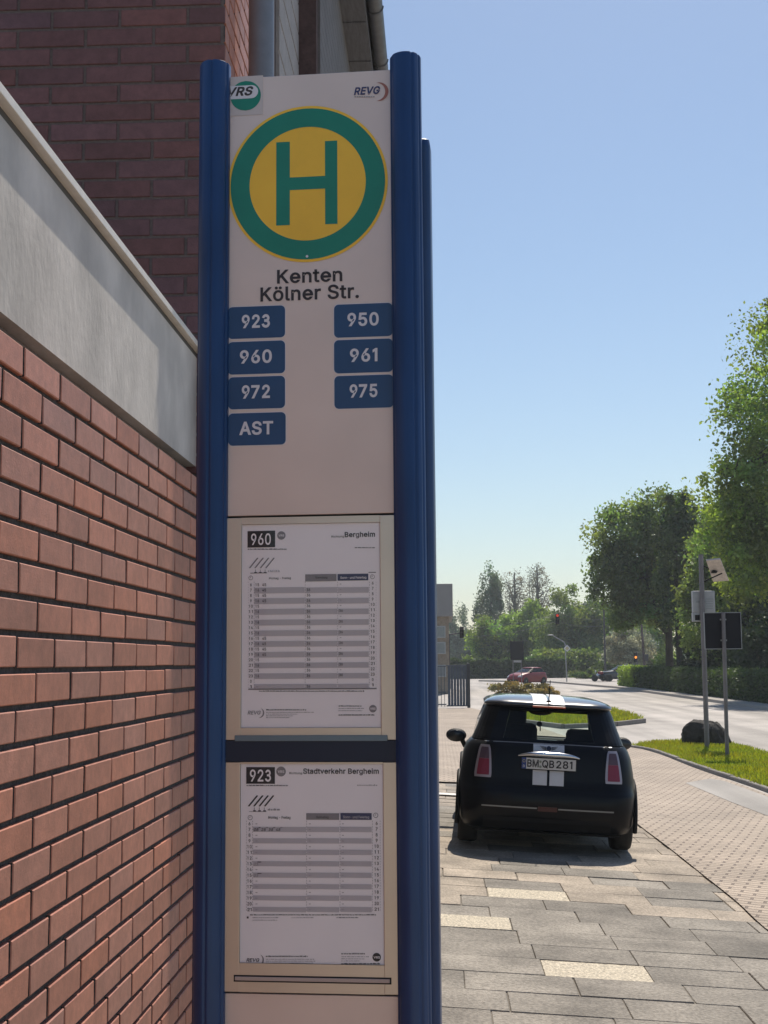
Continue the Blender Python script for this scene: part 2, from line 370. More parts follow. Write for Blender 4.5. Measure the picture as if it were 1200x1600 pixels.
 'o': (503, ['207,-8 159,-2 117,16 82,46 56,85 40,133 34,187 40,243 56,291 82,330 117,360 159,378 207,384 256,378 299,360 333,330 359,291 376,243 381,187 376,133 359,85 333,46 299,16 256,-2', '207,46 242,51 270,66 292,89 307,117 316,151 319,187 316,224 307,258 292,287 270,310 242,325 207,330 173,325 145,310 124,287 108,258 99,224 96,187 99,151 108,117 124,89 145,66 173,51']),
 'r': (347, ['53,0 53,379 112,379 112,321 115,321 130,347 152,367 181,380 213,385 221,385 229,384 237,384 243,384 243,322 239,323 230,324 219,325 207,326 182,323 159,315 140,301 126,284 117,262 114,237 114,0']),
 's': (453, ['182,-8 145,-5 112,3 84,18 62,38 45,63 36,94 94,107 105,79 124,60 150,49 181,45 217,50 244,62 262,81 268,103 265,121 254,136 237,147 212,155 149,170 104,186 72,208 53,237 47,274 51,305 65,332 87,354 115,370 149,381 187,384 223,381 254,372 279,358 299,339 314,316 324,290 268,277 258,298 243,316 219,328 187,333 156,329 131,317 114,299 109,277 112,258 124,243 144,232 172,223 229,209 275,194 306,171 325,142 331,107 326,75 312,47 290,24 260,6 223,-5']),
 't': (315, ['204,379 204,327 6,327 6,379', '65,471 126,471 126,98 128,76 136,61 150,53 170,50 177,50 185,51 194,52 202,54 213,2 203,-1 192,-3 180,-4 168,-4 125,2 92,21 72,52 65,93']),
 'u': (498, ['182,-5 146,-1 115,11 89,31 69,59 57,95 53,139 53,379 114,379 114,144 119,105 137,75 164,56 200,50 226,53 249,62 268,77 283,97 293,122 296,153 296,379 357,379 357,0 298,0 298,92 307,92 286,47 257,17 222,0']),
 'v': (477, ['163,0 17,379 84,379 165,155 177,121 187,87 196,53 206,21 184,21 194,53 203,87 213,121 224,155 305,379 371,379 226,0']),
 'y': (477, ['47,-139 61,-86 71,-87 88,-90 104,-89 118,-84 130,-74 141,-58 151,-36 163,-1 17,379 84,379 165,155 177,121 187,87 196,53 206,21 184,21 193,53 202,87 212,121 224,155 305,379 371,379 204,-58 191,-85 177,-107 159,-124 139,-136 117,-143 91,-145 77,-145 65,-143 54,-141']),
 'ö': (503, ['207,-8 159,-2 117,16 82,46 56,85 40,133 34,187 40,243 56,291 82,330 117,360 159,378 207,384 256,378 299,360 333,330 359,291 376,243 381,187 376,133 359,85 333,46 299,16 256,-2', '207,46 242,51 270,66 292,89 307,117 316,151 319,187 316,224 307,258 292,287 270,310 242,325 207,330 173,325 145,310 124,287 108,258 99,224 96,187 99,151 108,117 124,89 145,66 173,51', '279,443 264,446 251,455 242,468 239,483 242,499 251,512 264,520 279,523 295,520 308,512 317,499 320,483 317,468 308,455 295,446', '136,443 120,446 107,455 98,468 95,483 98,499 107,512 120,520 136,523 151,520 164,512 173,499 176,483 173,468 164,455 151,446']),
}

from mathutils.geometry import tessellate_polygon
def _loops(c, bold):
    adv, loops = GLYPHS.get(c, GLYPHS['-'])
    if c == 'g': bold = min(bold, 0.011)
    ls = [[tuple(float(q) for q in p.split(',')) for p in l.split()] for l in loops]
    if bold and ls:
        out_l = []
        for l in ls:                                   # outer outlines run clockwise, holes the other way
            n = len(l); res = []
            for k in range(n):
                a, b, d = Vector(l[k - 1]), Vector(l[k]), Vector(l[(k + 1) % n])
                e1, e2 = (b - a), (d - b)
                if e1.length < 1e-6 or e2.length < 1e-6: res.append(tuple(b)); continue
                n1 = Vector((-e1.y, e1.x)).normalized(); n2 = Vector((-e2.y, e2.x)).normalized()
                mvec = n1 + n2
                if mvec.length < 1e-3: res.append(tuple(b)); continue
                mvec.normalize()
                res.append(tuple(b + mvec * (bold * 850 / max(0.55, mvec.dot(n1)))))
            out_l.append(res)
        ls = out_l
    return adv - 88 + bold * 900, ls
_tc = {}
def text_shape(s, bold=0.0, shear=0.0, res=3):
    """letters as flat mesh: outlines kept in GLYPHS, thickened and slanted as asked"""
    key = (s, bold, shear)
    if key in _tc: return _tc[key]
    V, F, x = [], [], 0.0
    for c in s:
        adv, ls = _loops(c, bold)
        if ls:
            area = lambda l: sum(a[0] * b[1] - b[0] * a[1] for a, b in zip(l, l[1:] + l[:1]))
            outers = [l for l in ls if area(l) < 0]; holes = [l for l in ls if area(l) >= 0]
            for ol in outers:
                grp = [ol] + [h for h in holes if min(p[0] for p in h) >= min(p[0] for p in ol) and max(p[0] for p in h) <= max(p[0] for p in ol) and max(p[1] for p in h) <= max(p[1] for p in ol) and min(p[1] for p in h) >= min(p[1] for p in ol)]
                grp = [[(p[0] + x + shear * p[1], p[1]) for p in l] for l in grp]
                pts = [p for l in grp for p in l]
                tri = tessellate_polygon([[Vector((p[0], p[1], 0)) for p in l] for l in grp])
                o = len(V)
                V += [(a / 1000, b / 1000) for a, b in pts]
                for t in tri:
                    a, b, c_ = (pts[q] for q in t)
                    cr = (b[0] - a[0]) * (c_[1] - a[1]) - (b[1] - a[1]) * (c_[0] - a[0])
                    if abs(cr) > 1e-6: F.append(tuple(o + q for q in (t if cr > 0 else t[::-1])))
        x += adv
    _tc[key] = (V, F)
    return V, F

def cap_height(bold): 
    V, _ = text_shape('E', bold)
    return min(p[1] for p in V), max(p[1] for p in V)

def put_text(mb, s, x0, x1, base, cap, place, m=0, bold=0.02, shear=0.0, res=3):
    """lettering fitted between x0 and x1, capitals from base to base+cap; place(u,v) gives the 3-D point"""
    V, F = text_shape(s, bold, shear, res)
    if not V: return
    a, b = min(p[0] for p in V), max(p[0] for p in V)
    lo, hi = cap_height(bold)
    k = cap / (hi - lo)
    sx = (x1 - x0) / (b - a) if x1 is not None else k
    mb.add([place(x0 + (p[0] - a) * sx, base + (p[1] - lo) * k) for p in V], F, m)

# ------------------------------------------------------------------ ground: terrain, road, pavements
def sheet(name, poly, off, m, kind='structure', extra_cuts=True, thick=0.0):
    """a sheet that follows the ground, cut where the ground bends; poly in world x, y"""
    bm = bmesh.new()
    f = bm.faces.new([bm.verts.new((p[0], p[1], 0)) for p in poly])
    bmesh.ops.triangulate(bm, faces=[f])
    for x in (-3.0, XEND):
        bmesh.ops.bisect_plane(bm, geom=bm.verts[:] + bm.edges[:] + bm.faces[:], plane_co=(x, 0, 0), plane_no=(1, 0, 0))
    for y in [20 + 14 * i / 7 for i in range(8)]:
        bmesh.ops.bisect_plane(bm, geom=bm.verts[:] + bm.edges[:] + bm.faces[:], plane_co=(0, y, 0), plane_no=(0, 1, 0))
    for v in bm.verts: v.co.z = gz(v.co.x, v.co.y) + off
    bmesh.ops.recalc_face_normals(bm, faces=bm.faces[:])
    for fc in bm.faces:
        if fc.normal.z < 0: fc.normal_flip()
    me = bpy.data.meshes.new(name); bm.to_mesh(me); bm.free()
    me.materials.append(m)
    o = bpy.data.objects.new(name, me); COL.objects.link(o)
    o['kind'] = kind
    return o

def px_poly(pts):
    return [tuple(G(a, b)[:2]) for a, b in pts]

def smooth_poly(pts, n=4):
    """Catmull-Rom through an open list of 2-D points"""
    out = []
    for i in range(len(pts) - 1):
        p0, p1, p2, p3 = pts[max(i - 1, 0)], pts[i], pts[i + 1], pts[min(i + 2, len(pts) - 1)]
        for k in range(n):
            t = k / n
            out.append(tuple(0.5 * (2 * p1[j] + (p2[j] - p0[j]) * t + (2 * p0[j] - 5 * p1[j] + 4 * p2[j] - p3[j]) * t * t + (3 * p1[j] - p0[j] - 3 * p2[j] + p3[j]) * t ** 3) for j in (0, 1)))
    out.append(tuple(pts[-1]))
    return out

def asphalt_mat(name, col):
    m, t, b = new_mat(name); N, L = t.nodes, t.links
    geo = N.new('ShaderNodeNewGeometry')
    n1 = N.new('ShaderNodeTexNoise'); n1.inputs['Scale'].default_value = 90; n1.inputs['Detail'].default_value = 3
    n2 = N.new('ShaderNodeTexNoise'); n2.inputs['Scale'].default_value = 0.45; n2.inputs['Detail'].default_value = 7
    mp = N.new('ShaderNodeMapping'); mp.inputs['Scale'].default_value = (1.3, 0.06, 1); mp.inputs['Rotation'].default_value = (0, 0, 0.12)
    n3 = N.new('ShaderNodeTexNoise'); n3.inputs['Scale'].default_value = 0.9; n3.inputs['Detail'].default_value = 5
    L.new(geo.outputs['Position'], n1.inputs['Vector']); L.new(geo.outputs['Position'], n2.inputs['Vector'])
    L.new(geo.outputs['Position'], mp.inputs['Vector']); L.new(mp.outputs[0], n3.inputs['Vector'])
    cur = None
    base = N.new('ShaderNodeRGB'); base.outputs[0].default_value = (*col, 1); cur = base.outputs[0]
    for nz, lo, hi in ((n1, 0.75, 1.25), (n2, 0.8, 1.2), (n3, 0.7, 1.3)):
        mr = N.new('ShaderNodeMapRange'); mr.inputs['From Min'].default_value = 0.3; mr.inputs['From Max'].default_value = 0.7
        mr.inputs['To Min'].default_value = lo; mr.inputs['To Max'].default_value = hi
        L.new(nz.outputs['Fac'], mr.inputs['Value'])
        mx = N.new('ShaderNodeMix'); mx.data_type = 'RGBA'; mx.blend_type = 'MULTIPLY'; mx.inputs['Factor'].default_value = 1
        L.new(cur, mx.inputs['A']); L.new(mr.outputs[0], mx.inputs['B']); cur = mx.outputs['Result']
    L.new(cur, b.inputs['Base Color'])
    b.inputs['Roughness'].default_value = 0.72
    bp = N.new('ShaderNodeBump'); bp.inputs['Strength'].default_value = 0.5; bp.inputs['Distance'].default_value = 0.006
    L.new(n1.outputs['Fac'], bp.inputs['Height']); L.new(bp.outputs[0], b.inputs['Normal'])
    return m

def paver_mat(name, c1, c2, mortar, rot, bw, rh, gap=0.012):
    m, t, b = new_mat(name); N, L = t.nodes, t.links
    geo = N.new('ShaderNodeNewGeometry')
    mp = N.new('ShaderNodeMapping'); mp.inputs['Rotation'].default_value = (0, 0, rot)
    L.new(geo.outputs['Position'], mp.inputs['Vector'])
    br = N.new('ShaderNodeTexBrick')
    br.inputs['Color1'].default_value = (*c1, 1); br.inputs['Color2'].default_value = (*c2, 1); br.inputs['Mortar'].default_value = (*mortar, 1)
    br.inputs['Scale'].default_value = 1.0; br.inputs['Brick Width'].default_value = bw; br.inputs['Row Height'].default_value = rh
    br.inputs['Mortar Size'].default_value = gap; br.inputs['Mortar Smooth'].default_value = 0.3; br.inputs['Bias'].default_value = -0.1
    L.new(mp.outputs[0], br.inputs['Vector'])
    n2 = N.new('ShaderNodeTexNoise'); n2.inputs['Scale'].default_value = 0.8; n2.inputs['Detail'].default_value = 7
    n1 = N.new('ShaderNodeTexNoise'); n1.inputs['Scale'].default_value = 70; n1.inputs['Detail'].default_value = 3
    cur = br.outputs['Color']
    for nz, lo, hi in ((n1, 0.8, 1.2), (n2, 0.82, 1.16)):
        L.new(geo.outputs['Position'], nz.inputs['Vector'])
        mr = N.new('ShaderNodeMapRange'); mr.inputs['From Min'].default_value = 0.3; mr.inputs['From Max'].default_value = 0.7
        mr.inputs['To Min'].default_value = lo; mr.inputs['To Max'].default_value = hi
        L.new(nz.outputs['Fac'], mr.inputs['Value'])
        mx = N.new('ShaderNodeMix'); mx.data_type = 'RGBA'; mx.blend_type = 'MULTIPLY'; mx.inputs['Factor'].default_value = 1
        L.new(cur, mx.inputs['A']); L.new(mr.outputs[0], mx.inputs['B']); cur = mx.outputs['Result']
    L.new(cur, b.inputs['Base Color']); b.inputs['Roughness'].default_value = 0.8
    ad = N.new('ShaderNodeMath'); ad.operation = 'MULTIPLY_ADD'; ad.inputs[1].default_value = -1.0
    L.new(br.outputs['Fac'], ad.inputs[0])
    sc = N.new('ShaderNodeMath'); sc.operation = 'MULTIPLY'; sc.inputs[1].default_value = 0.35
    L.new(n1.outputs['Fac'], sc.inputs[0]); L.new(sc.outputs[0], ad.inputs[2])
    bp = N.new('ShaderNodeBump'); bp.inputs['Strength'].default_value = 0.9; bp.inputs['Distance'].default_value = 0.012
    L.new(ad.outputs[0], bp.inputs['Height']); L.new(bp.outputs[0], b.inputs['Normal'])
    return m

m_asphalt = asphalt_mat('asphalt', (0.33, 0.30, 0.275))
m_patch = asphalt_mat('asphalt patch', (0.28, 0.26, 0.24))
m_paver = paver_mat('block pavers', (0.44, 0.36, 0.285), (0.36, 0.295, 0.235), (0.17, 0.13, 0.105), 0.32, 0.21, 0.105)
m_soil = mat('soil and turf', (0.17, 0.17, 0.05), 0.95, var=0.35, scale=12)
m_field = mat('far meadow', (0.09, 0.12, 0.04), 0.95, var=0.25, scale=0.2)
m_kerb = mat('kerb concrete', (0.36, 0.33, 0.30), 0.85, var=0.25, scale=25, bump=0.3)
m_kerb_shade = mat('shaded kerb concrete', (0.24, 0.22, 0.20), 0.9, var=0.3, scale=25, bump=0.3)  # darker kerb copy, shade of the near side put into its colour
m_slab = mat('concrete slabs', (0.245, 0.222, 0.192), 0.85, var=0.42, scale=48, bump=0.9, bscale=75, tint=True, stain=0.38, stscale=2.2)
m_pebble = mat('exposed pebble slab', (0.50, 0.44, 0.34), 0.75, var=0.65, scale=62, bump=1.0, bscale=62)
m_bed = mat('slab bedding', (0.19, 0.17, 0.145), 0.95, var=0.3, scale=40)
m_white_line = mat('worn white road paint', (0.70, 0.68, 0.64), 0.7, var=0.15, scale=20)

sheet('ground', [(-2500, -2500), (2500, -2500), (2500, 2500), (-2500, 2500)], -0.020, m_field)
sheet('road', [(-60, 17), (60, 17), (60, 152), (-60, 152)], -0.012, m_asphalt)
sheet('rear_bounce_pavement', [(-30, -45), (3.4, -45), (3.4, 3.0), (-30, 3.0)], -0.006, m_paver)  # unseen paving behind the camera, added pale to bounce light onto the sign
sheet('road_shoulder', [(-60, -60), (60, -60), (60, 17.0), (-60, 17.0)], -0.012, m_patch)

# the block paving that runs round the car: left of the car to the gate, right of it to the kerb
pink = px_poly([(560, 1110), (736, 1107), (790, 1118), (880, 1150), (955, 1166), (990, 1168)])
pink += smooth_poly(px_poly([(990, 1168), (1030, 1179), (1080, 1199), (1130, 1217), (1200, 1243), (1320, 1290)]), 3)[1:]
edge = smooth_poly(px_poly([(1340, 1540), (1250, 1490), (1195, 1452), (1150, 1410), (1100, 1370), (1040, 1322), (1000, 1292), (975, 1268)]), 4)
pink += edge
pink += px_poly([(940, 1240), (900, 1229)]) + [(-2.2, G(690, 1229).y), (-2.2, G(560, 1110).y)]
sheet('block_paving', pink, 0.013, m_paver)
# the strip of asphalt along the kerb
strip = px_poly([(1071, 1225), (1110, 1218), (1132, 1222), (1200, 1247), (1330, 1296), (1330, 1330), (1200, 1277), (1140, 1254)])
sheet('asphalt_strip', strip, 0.017, m_patch)

# near pavement of 60 x 40 cm slabs, every slab set a little differently
def seg_side(pt, line):
    """x of the line at this y (line sorted along y)"""
    ys = [p[1] for p in line]
    for a, b in zip(line, line[1:]):
        lo, hi = min(a[1], b[1]), max(a[1], b[1])
        if lo <= pt[1] <= hi and hi > lo:
            t = (pt[1] - a[1]) / (b[1] - a[1])
            return a[0] + (b[0] - a[0]) * t
    return line[0][0] + 3 if pt[1] < min(ys) else line[-1][0]
slabs = MB(); pebbles = MB()
rs = random.Random(11)
y_far = G(690, 1229).y
row = 0
y = 4.34
pebble_at = [tuple(G(a, b)[:2]) for a, b in ((930, 1515), (825, 1399), (728, 1449))]
while y < y_far + 0.2:
    off = rs.uniform(0, 0.6)
    ax = pebble_at
    for (qx, qy) in pebble_at:
        if y <= qy < y + 0.4: off = (qx - 0.30 + 0.96) % 0.6
    x = -0.96 - 0.6 + off
    pale = rs.random()
    while x < 5.2:
        lim = seg_side((x, y + 0.2), edge)
        if x > lim + 0.35: break
        g = 0.001 + rs.random() ** 3 * 0.006
        a0, a1, b0, b1 = max(x, -0.94) + g, x + 0.6 - g, y + g, y + 0.4 - g * 0.6
        if a1 > a0 + 0.03:
            dz = rs.uniform(-0.004, 0.003); tx = rs.uniform(-0.006, 0.006); ty = rs.uniform(-0.008, 0.008)
            h = lambda px_, py_, e=0: gz(px_, py_) + dz + tx * (px_ - x) + ty * (py_ - y) - e
            c = 0.003
            top = [(a0 + c, b0 + c), (a1 - c, b0 + c), (a1 - c, b1 - c), (a0 + c, b1 - c)]
            bot = [(a0, b0), (a1, b0), (a1, b1), (a0, b1)]
            is_peb = any(a0 - 0.01 <= q[0] <= a1 + 0.01 and b0 - 0.01 <= q[1] <= b1 + 0.01 for q in pebble_at)
            mbx = pebbles if is_peb else slabs
            t = rs.gauss(1.05, 0.075)
            w = 0.0
            warm = y > 9.2 and rs.random() < 0.55
            if warm: t *= 1.38; w = 0.07
            elif rs.random() < 0.18: t *= 0.82
            mbx.tint = (t * (1 + w), t, t * (1 - w)) if not is_peb else (1, 1, 1)
            mbx.add([(p[0], p[1], h(*p)) for p in top] + [(p[0], p[1], h(*p, 0.005)) for p in bot] + [(p[0], p[1], h(*p, 0.03)) for p in bot],
                    [(0, 1, 2, 3)] + [(4 + i, 4 + (i + 1) % 4, (i + 1) % 4, i) for i in range(4)] + [(8 + i, 8 + (i + 1) % 4, 4 + (i + 1) % 4, 4 + i) for i in range(4)])
        x += 0.6
    y += 0.4
    row += 1
so = slabs.build('pavement_slabs', m_slab); so['kind'] = 'structure'
po = pebbles.build('pebble_pavement_slabs', m_pebble); po['kind'] = 'structure'
bed = sheet('pavement', [(-1.2, 3.0), (5.4, 3.0), (5.4, y_far + 0.3), (-1.2, y_far + 0.3)], -0.009, m_bed)
# one pale row of stone where slabs and block paving meet
yl = G(700, 1243).y
sheet('paving_edge_line', [(-0.94, yl - 0.10), (1.2, yl - 0.10), (1.2, yl + 0.12), (-0.94, yl + 0.12)], 0.020, m_white_line)

# footway and kerb along the hedge on the far side of the road
fw = [(12.2, 40), (13.4, 40), (13.2, 62), (12.9, 92), (10.2, 118), (4, 128), (3.6, 126.8), (9.6, 116.6), (11.9, 91.5), (12.1, 62)]
sheet('footway', fw, 0.10, m_kerb)
kb = MB()
for a, b in zip([(12.1, 40), (12.1, 62), (11.85, 91.5), (9.55, 116.6), (3.5, 126.7)], [(12.1, 62), (11.85, 91.5), (9.55, 116.6), (3.5, 126.7)]):
    va, vb = Vector((*a, 0)), Vector((*b, 0)); d = (vb - va).normalized(); nrm = Vector((-d.y, d.x, 0)) * 0.13
    z0, z1 = gz(*a) - 0.05, gz(*a) + 0.115
    q = [va, vb, vb - nrm, va - nrm]
    kb.add([(p.x, p.y, z0) for p in q] + [(p.x, p.y, z1) for p in q], [(4, 5, 6, 7), (0, 1, 5, 4), (1, 2, 6, 5), (2, 3, 7, 6), (3, 0, 4, 7)])
o = kb.build('far_kerb', m_kerb); o['kind'] = 'structure'

# ------------------------------------------------------------------ grass verges with kerb edging
def in_poly(x, y, poly):
    c = False
    n = len(poly)
    for i in range(n):
        a, b = poly[i], poly[i - 1]
        if (a[1] > y) != (b[1] > y) and x < (b[0] - a[0]) * (y - a[1]) / (b[1] - a[1]) + a[0]: c = not c
    return c

m_blade = leaf_mat('grass blades', (0.30, 0.335, 0.055), 0.5, (1.3, 1.25, 0.4))
def grass_patch(poly, off, n, size, seed, name='grass'):
    r = np.random.default_rng(seed)
    xs = [p[0] for p in poly]; ys = [p[1] for p in poly]
    pts = []
    while len(pts) < n:
        x, y = r.uniform(min(xs), max(xs)), r.uniform(min(ys), max(ys))
        if in_poly(x, y, poly): pts.append((x, y))
    V = np.zeros((n, 4, 3)); T = np.zeros((n, 3))
    for i, (x, y) in enumerate(pts):
        z = gz(x, y) + off
        patch = 0.5 + 0.5 * math.sin(x * 2.1 + 1.3 * math.sin(y * 1.1)) * math.sin(y * 1.7 + x)
        h = size * r.uniform(0.5, 1.25) * (0.7 + 0.5 * patch); a = r.uniform(0, 6.28); w = size * 0.12
        lx, ly = r.normal(0, 0.35, 2) * h
        ca, sa = math.cos(a) * w, math.sin(a) * w
        V[i] = [(x - ca, y - sa, z), (x + ca, y + sa, z), (x + lx + ca * 0.3, y + ly + sa * 0.3, z + h), (x + lx - ca * 0.3, y + ly - sa * 0.3, z + h)]
        k = r.uniform(0.65, 1.25)
        yl_ = r.uniform(0, 1)
        T[i] = (k * (0.85 + 0.5 * yl_ * patch), k, k * 0.8)
    o = fast_quads(name, V, T, m_blade)
    o['kind'] = 'stuff'
    return o

def kerb_line(name, pts, w=0.08, h=0.05, m=None, label=None):
    mb = MB()
    L_ = [Vector((p[0], p[1], 0)) for p in pts]
    rk = random.Random(5)
    for a, b in zip(L_, L_[1:]):
        n = max(1, round((b - a).length / 1.0))
        for i in range(n):
            p, q = a.lerp(b, i / n), a.lerp(b, (i + 1) / n)
            d = (q - p).normalized(); nr = Vector((-d.y, d.x, 0)) * w * 0.5
            p = p + d * 0.006; q = q - d * 0.006
            dz = rk.uniform(-0.006, 0.006)
            zt = lambda v: gz(v.x, v.y) + h + dz
            Q = [p - nr, q - nr, q + nr, p + nr]
            mb.add([(v.x, v.y, zt(v)) for v in [p - nr * 0.8, q - nr * 0.8, q + nr * 0.8, p + nr * 0.8]] + [(v.x, v.y, zt(v) - 0.012) for v in Q] + [(v.x, v.y, zt(v) - h - 0.06) for v in Q],
                   [(0, 1, 2, 3)] + [(4 + i_, 4 + (i_ + 1) % 4, (i_ + 1) % 4, i_) for i_ in range(4)] + [(8 + i_, 8 + (i_ + 1) % 4, 4 + (i_ + 1) % 4, 4 + i_) for i_ in range(4)])
    o = mb.build(name, m or m_kerb); o['kind'] = 'structure'
    return o

verge_low = smooth_poly(px_poly([(985, 1168), (1020, 1174), (1060, 1188), (1110, 1206), (1160, 1222), (1205, 1238), (1330, 1284)]), 3)
verge_up = px_poly([(1330, 1205), (1250, 1190), (1200, 1180), (1160, 1168), (1120, 1161), (1075, 1160), (1030, 1162)])
verge = verge_low + verge_up
sheet('verge', verge, 0.030, m_soil)
grass_patch(verge, 0.03, 26000, 0.075, 3)
kerb_line('kerb', verge_low, 0.08, 0.055, m_kerb_shade)
kerb_line('kerb', verge_up + [verge_low[0]], 0.10, 0.05)
isl = px_poly([(800, 1106), (850, 1102), (925, 1106), (965, 1114), (1006, 1129), (962, 1134), (880, 1138), (820, 1130)])
sheet('traffic_island', isl, 0.07, m_soil)
grass_patch(isl, 0.07, 16000, 0.13, 4)
kerb_line('kerb', [isl[i] for i in (3, 4, 5, 6, 7)], 0.14, 0.12, m_kerb_shade)

# ------------------------------------------------------------------ brickwork with real bricks
m_brick = mat('red clinker brick', (0.47, 0.195, 0.13), 0.5, var=0.16, scale=30, bump=0.12, bscale=180, tint=True, stain=0.14, stscale=5)
m_mortar = mat('dark mortar', (0.075, 0.07, 0.07), 0.95, var=0.55, scale=70, bump=0.5, bscale=200)
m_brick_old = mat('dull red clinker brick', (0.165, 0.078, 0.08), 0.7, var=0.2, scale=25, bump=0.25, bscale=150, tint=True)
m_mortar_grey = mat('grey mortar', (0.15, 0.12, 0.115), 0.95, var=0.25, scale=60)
BL, BH = 0.290, 0.0833

def bricks(mb, o, eu, en, u0, u1, v0, v1, phase=0.0, gap=0.011, out=0.011, vtop=None, seed=1, m=0, gapv=0.012, cz=0.0025, tv=0.10):
    """a skin of bricks: o origin, eu along the wall, en outwards, world z up"""
    o, eu, en = Vector(o), Vector(eu), Vector(en)
    r = random.Random(seed)
    up = Vector((0, 0, 1))
    rows = int(math.ceil((v1 - v0) / BH))
    for k in range(rows):
        vt = (vtop if vtop is not None else v1) - k * BH
        vb = vt - BH + gapv
        if vb < v0 - BH * 0.5: break
        u = u0 - BL + ((phase + (BL / 2 if k % 2 else 0)) % BL)
        while u < u1:
            a, b = max(u + gap / 2, u0), min(u + BL - gap / 2, u1)
            u += BL
            if b - a < 0.012: continue
            pr = out + r.uniform(-0.0007, 0.0007); tl = r.uniform(-0.001, 0.001)
            t = r.gauss(1.0, tv); w = r.gauss(0, 0.05)
            mb.tint = (t * (1 + w), t, t * (1 - w))
            c = cz
            jz = r.uniform(-0.0012, 0.0012)
            B = [(a, vb + jz, 0), (b, vb + jz, 0), (b, vt + jz, 0), (a, vt + jz, 0)]
            Fm = [(a, vb + jz, pr - c), (b, vb + jz, pr - c), (b, vt + jz, pr - c + tl), (a, vt + jz, pr - c + tl)]
            T = [(a + c, vb + c + jz, pr), (b - c, vb + c + jz, pr), (b - c, vt - c + jz, pr + tl), (a + c, vt - c + jz, pr + tl)]
            V = [o + eu * p[0] + up * p[1] + en * p[2] for p in B + Fm + T]
            fl = [(8, 9, 10, 11)]
            for i in range(4):
                j = (i + 1) % 4
                fl += [(i, j, 4 + j, 4 + i), (4 + i, 4 + j, 8 + j, 8 + i)]
            if eu.cross(up).dot(en) < 0: fl = [f[::-1] for f in fl]
            mb.add(V, [f for k_, f in enumerate(fl) if k_ not in (3, 7)], m)
            mb.add(V, [fl[3], fl[7]], 1)                             # mortar clings to the ends of the bricks
    mb.tint = (1, 1, 1)

WX, WEND = -0.95, 5.36
wall = thing('brick_wall', 'low red brick wall with grey concrete band and thin metal coping left of the stop sign', 'wall', (WX, 2.0, 0))
def at_root(o, root):
    o.parent = root
    o.matrix_parent_inverse = Matrix.Translation(-root.location)
    return o
mb = MB()
bricks(mb, (WX - 0.015, 0, 0), (0, 1, 0), (1, 0, 0), 0.6, WEND, 0.0, 2.43, phase=2.929 - 0.6, vtop=2.43, seed=21, out=0.012, gapv=0.0145, gap=0.0155, tv=0.06)
mb.box(WX - 0.24, WX - 0.015, 0.6, WEND, -0.05, 2.425, 1)
at_root(mb.build('brick_face', [m_brick, m_mortar]), wall)
mb = MB()
m_conc = mat('weathered cast concrete', (0.60, 0.555, 0.51), 0.7, var=0.10, scale=7, bump=0.2, bscale=45, stain=0.22, stscale=3.2, stretch=(1, 1, 0.6))
m_zinc = mat('pale metal coping', (0.74, 0.69, 0.62), 0.45, 0.0, var=0.08, scale=20)
mb.box(WX - 0.22, WX - 0.0337, 0.6, WEND, 2.492, 2.94, 0)
at_root(mb.build('concrete_band', m_conc), wall)
mb = MB()
mb.box(WX - 0.21, WX - 0.075, 0.6, WEND, 2.426, 2.491, 0)
at_root(mb.build('recess', mat('recess sealant', (0.22, 0.20, 0.20), 0.9)), wall)
mb = MB()
mb.box(WX - 0.26, WX - 0.0089, 0.6, WEND, 2.96, 2.984, 0, 0.002)
mb.box(WX - 0.24, WX - 0.035, 0.6, WEND, 2.94, 2.96, 1)
at_root(mb.build('coping', [m_zinc, mat('shaded coping lip', (0.10, 0.095, 0.09), 0.9)]), wall)  # lip below the coping: the shade there is put into its dark colour

# the tall brick building behind the wall
BX, BY = -0.877, 5.225
bld = thing('brick_building', 'tall dark red brick building with a grey downpipe and overhanging eaves behind the stop sign', 'building', (-3, 8, 0))
mb = MB()
m_render = mat('pale grey render', (0.40, 0.37, 0.36), 0.85, var=0.12, scale=12, bump=0.3, bscale=60)
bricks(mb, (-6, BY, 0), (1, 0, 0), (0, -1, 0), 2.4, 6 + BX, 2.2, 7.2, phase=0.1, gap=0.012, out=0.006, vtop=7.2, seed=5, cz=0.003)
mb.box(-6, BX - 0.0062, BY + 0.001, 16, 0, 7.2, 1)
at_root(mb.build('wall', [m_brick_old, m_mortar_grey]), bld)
mb = MB()
bricks(mb, (BX - 0.006, 0, 0), (0, 1, 0), (1, 0, 0), BY, 6.75, -0.1, 7.2, phase=0.1, gap=0.014, out=0.008, vtop=7.2, seed=6)
at_root(mb.build('facade_brick', [m_brick, m_mortar]), bld)
mb = MB()
mb.box(BX - 0.005, BX + 0.012, 6.95, 7.95, 0.0, 7.2, 0)
for k in range(35): mb.box(BX + 0.012, BX + 0.016, 6.95, 7.95, 0.1 + k * 0.2, 0.28 + k * 0.2, 0)
at_root(mb.build('facade_panel', m_render), bld)
mb = MB()
mb.box(BX - 0.02, -0.749, 7.96, 16, 0, 6.86, 0)
at_root(mb.build('projecting_bay', mat('dark brown brick bay', (0.10, 0.06, 0.055), 0.8, var=0.3, scale=14, bump=0.4, bscale=40)), bld)
mb = MB()
mb.box(-0.752, -0.735, 8.05, 15.9, 0.3, 6.86, 0)
for k in range(60): mb.box(-0.735, -0.7325, 8.05, 15.9, 0.4 + k * 0.107, 0.5 + k * 0.107, 0)
at_root(mb.build('bay_render', mat('grey bay cladding', (0.17, 0.155, 0.15), 0.8, var=0.15, scale=6)), bld)
mb = MB()
mb.box(-6.2, -0.54, 7.9, 16.3, 6.862, 6.92, 0)
for k in range(12): mb.box(-0.735, -0.545, 8.0 + k * 0.7, 8.03 + k * 0.7, 6.852, 6.862, 0)
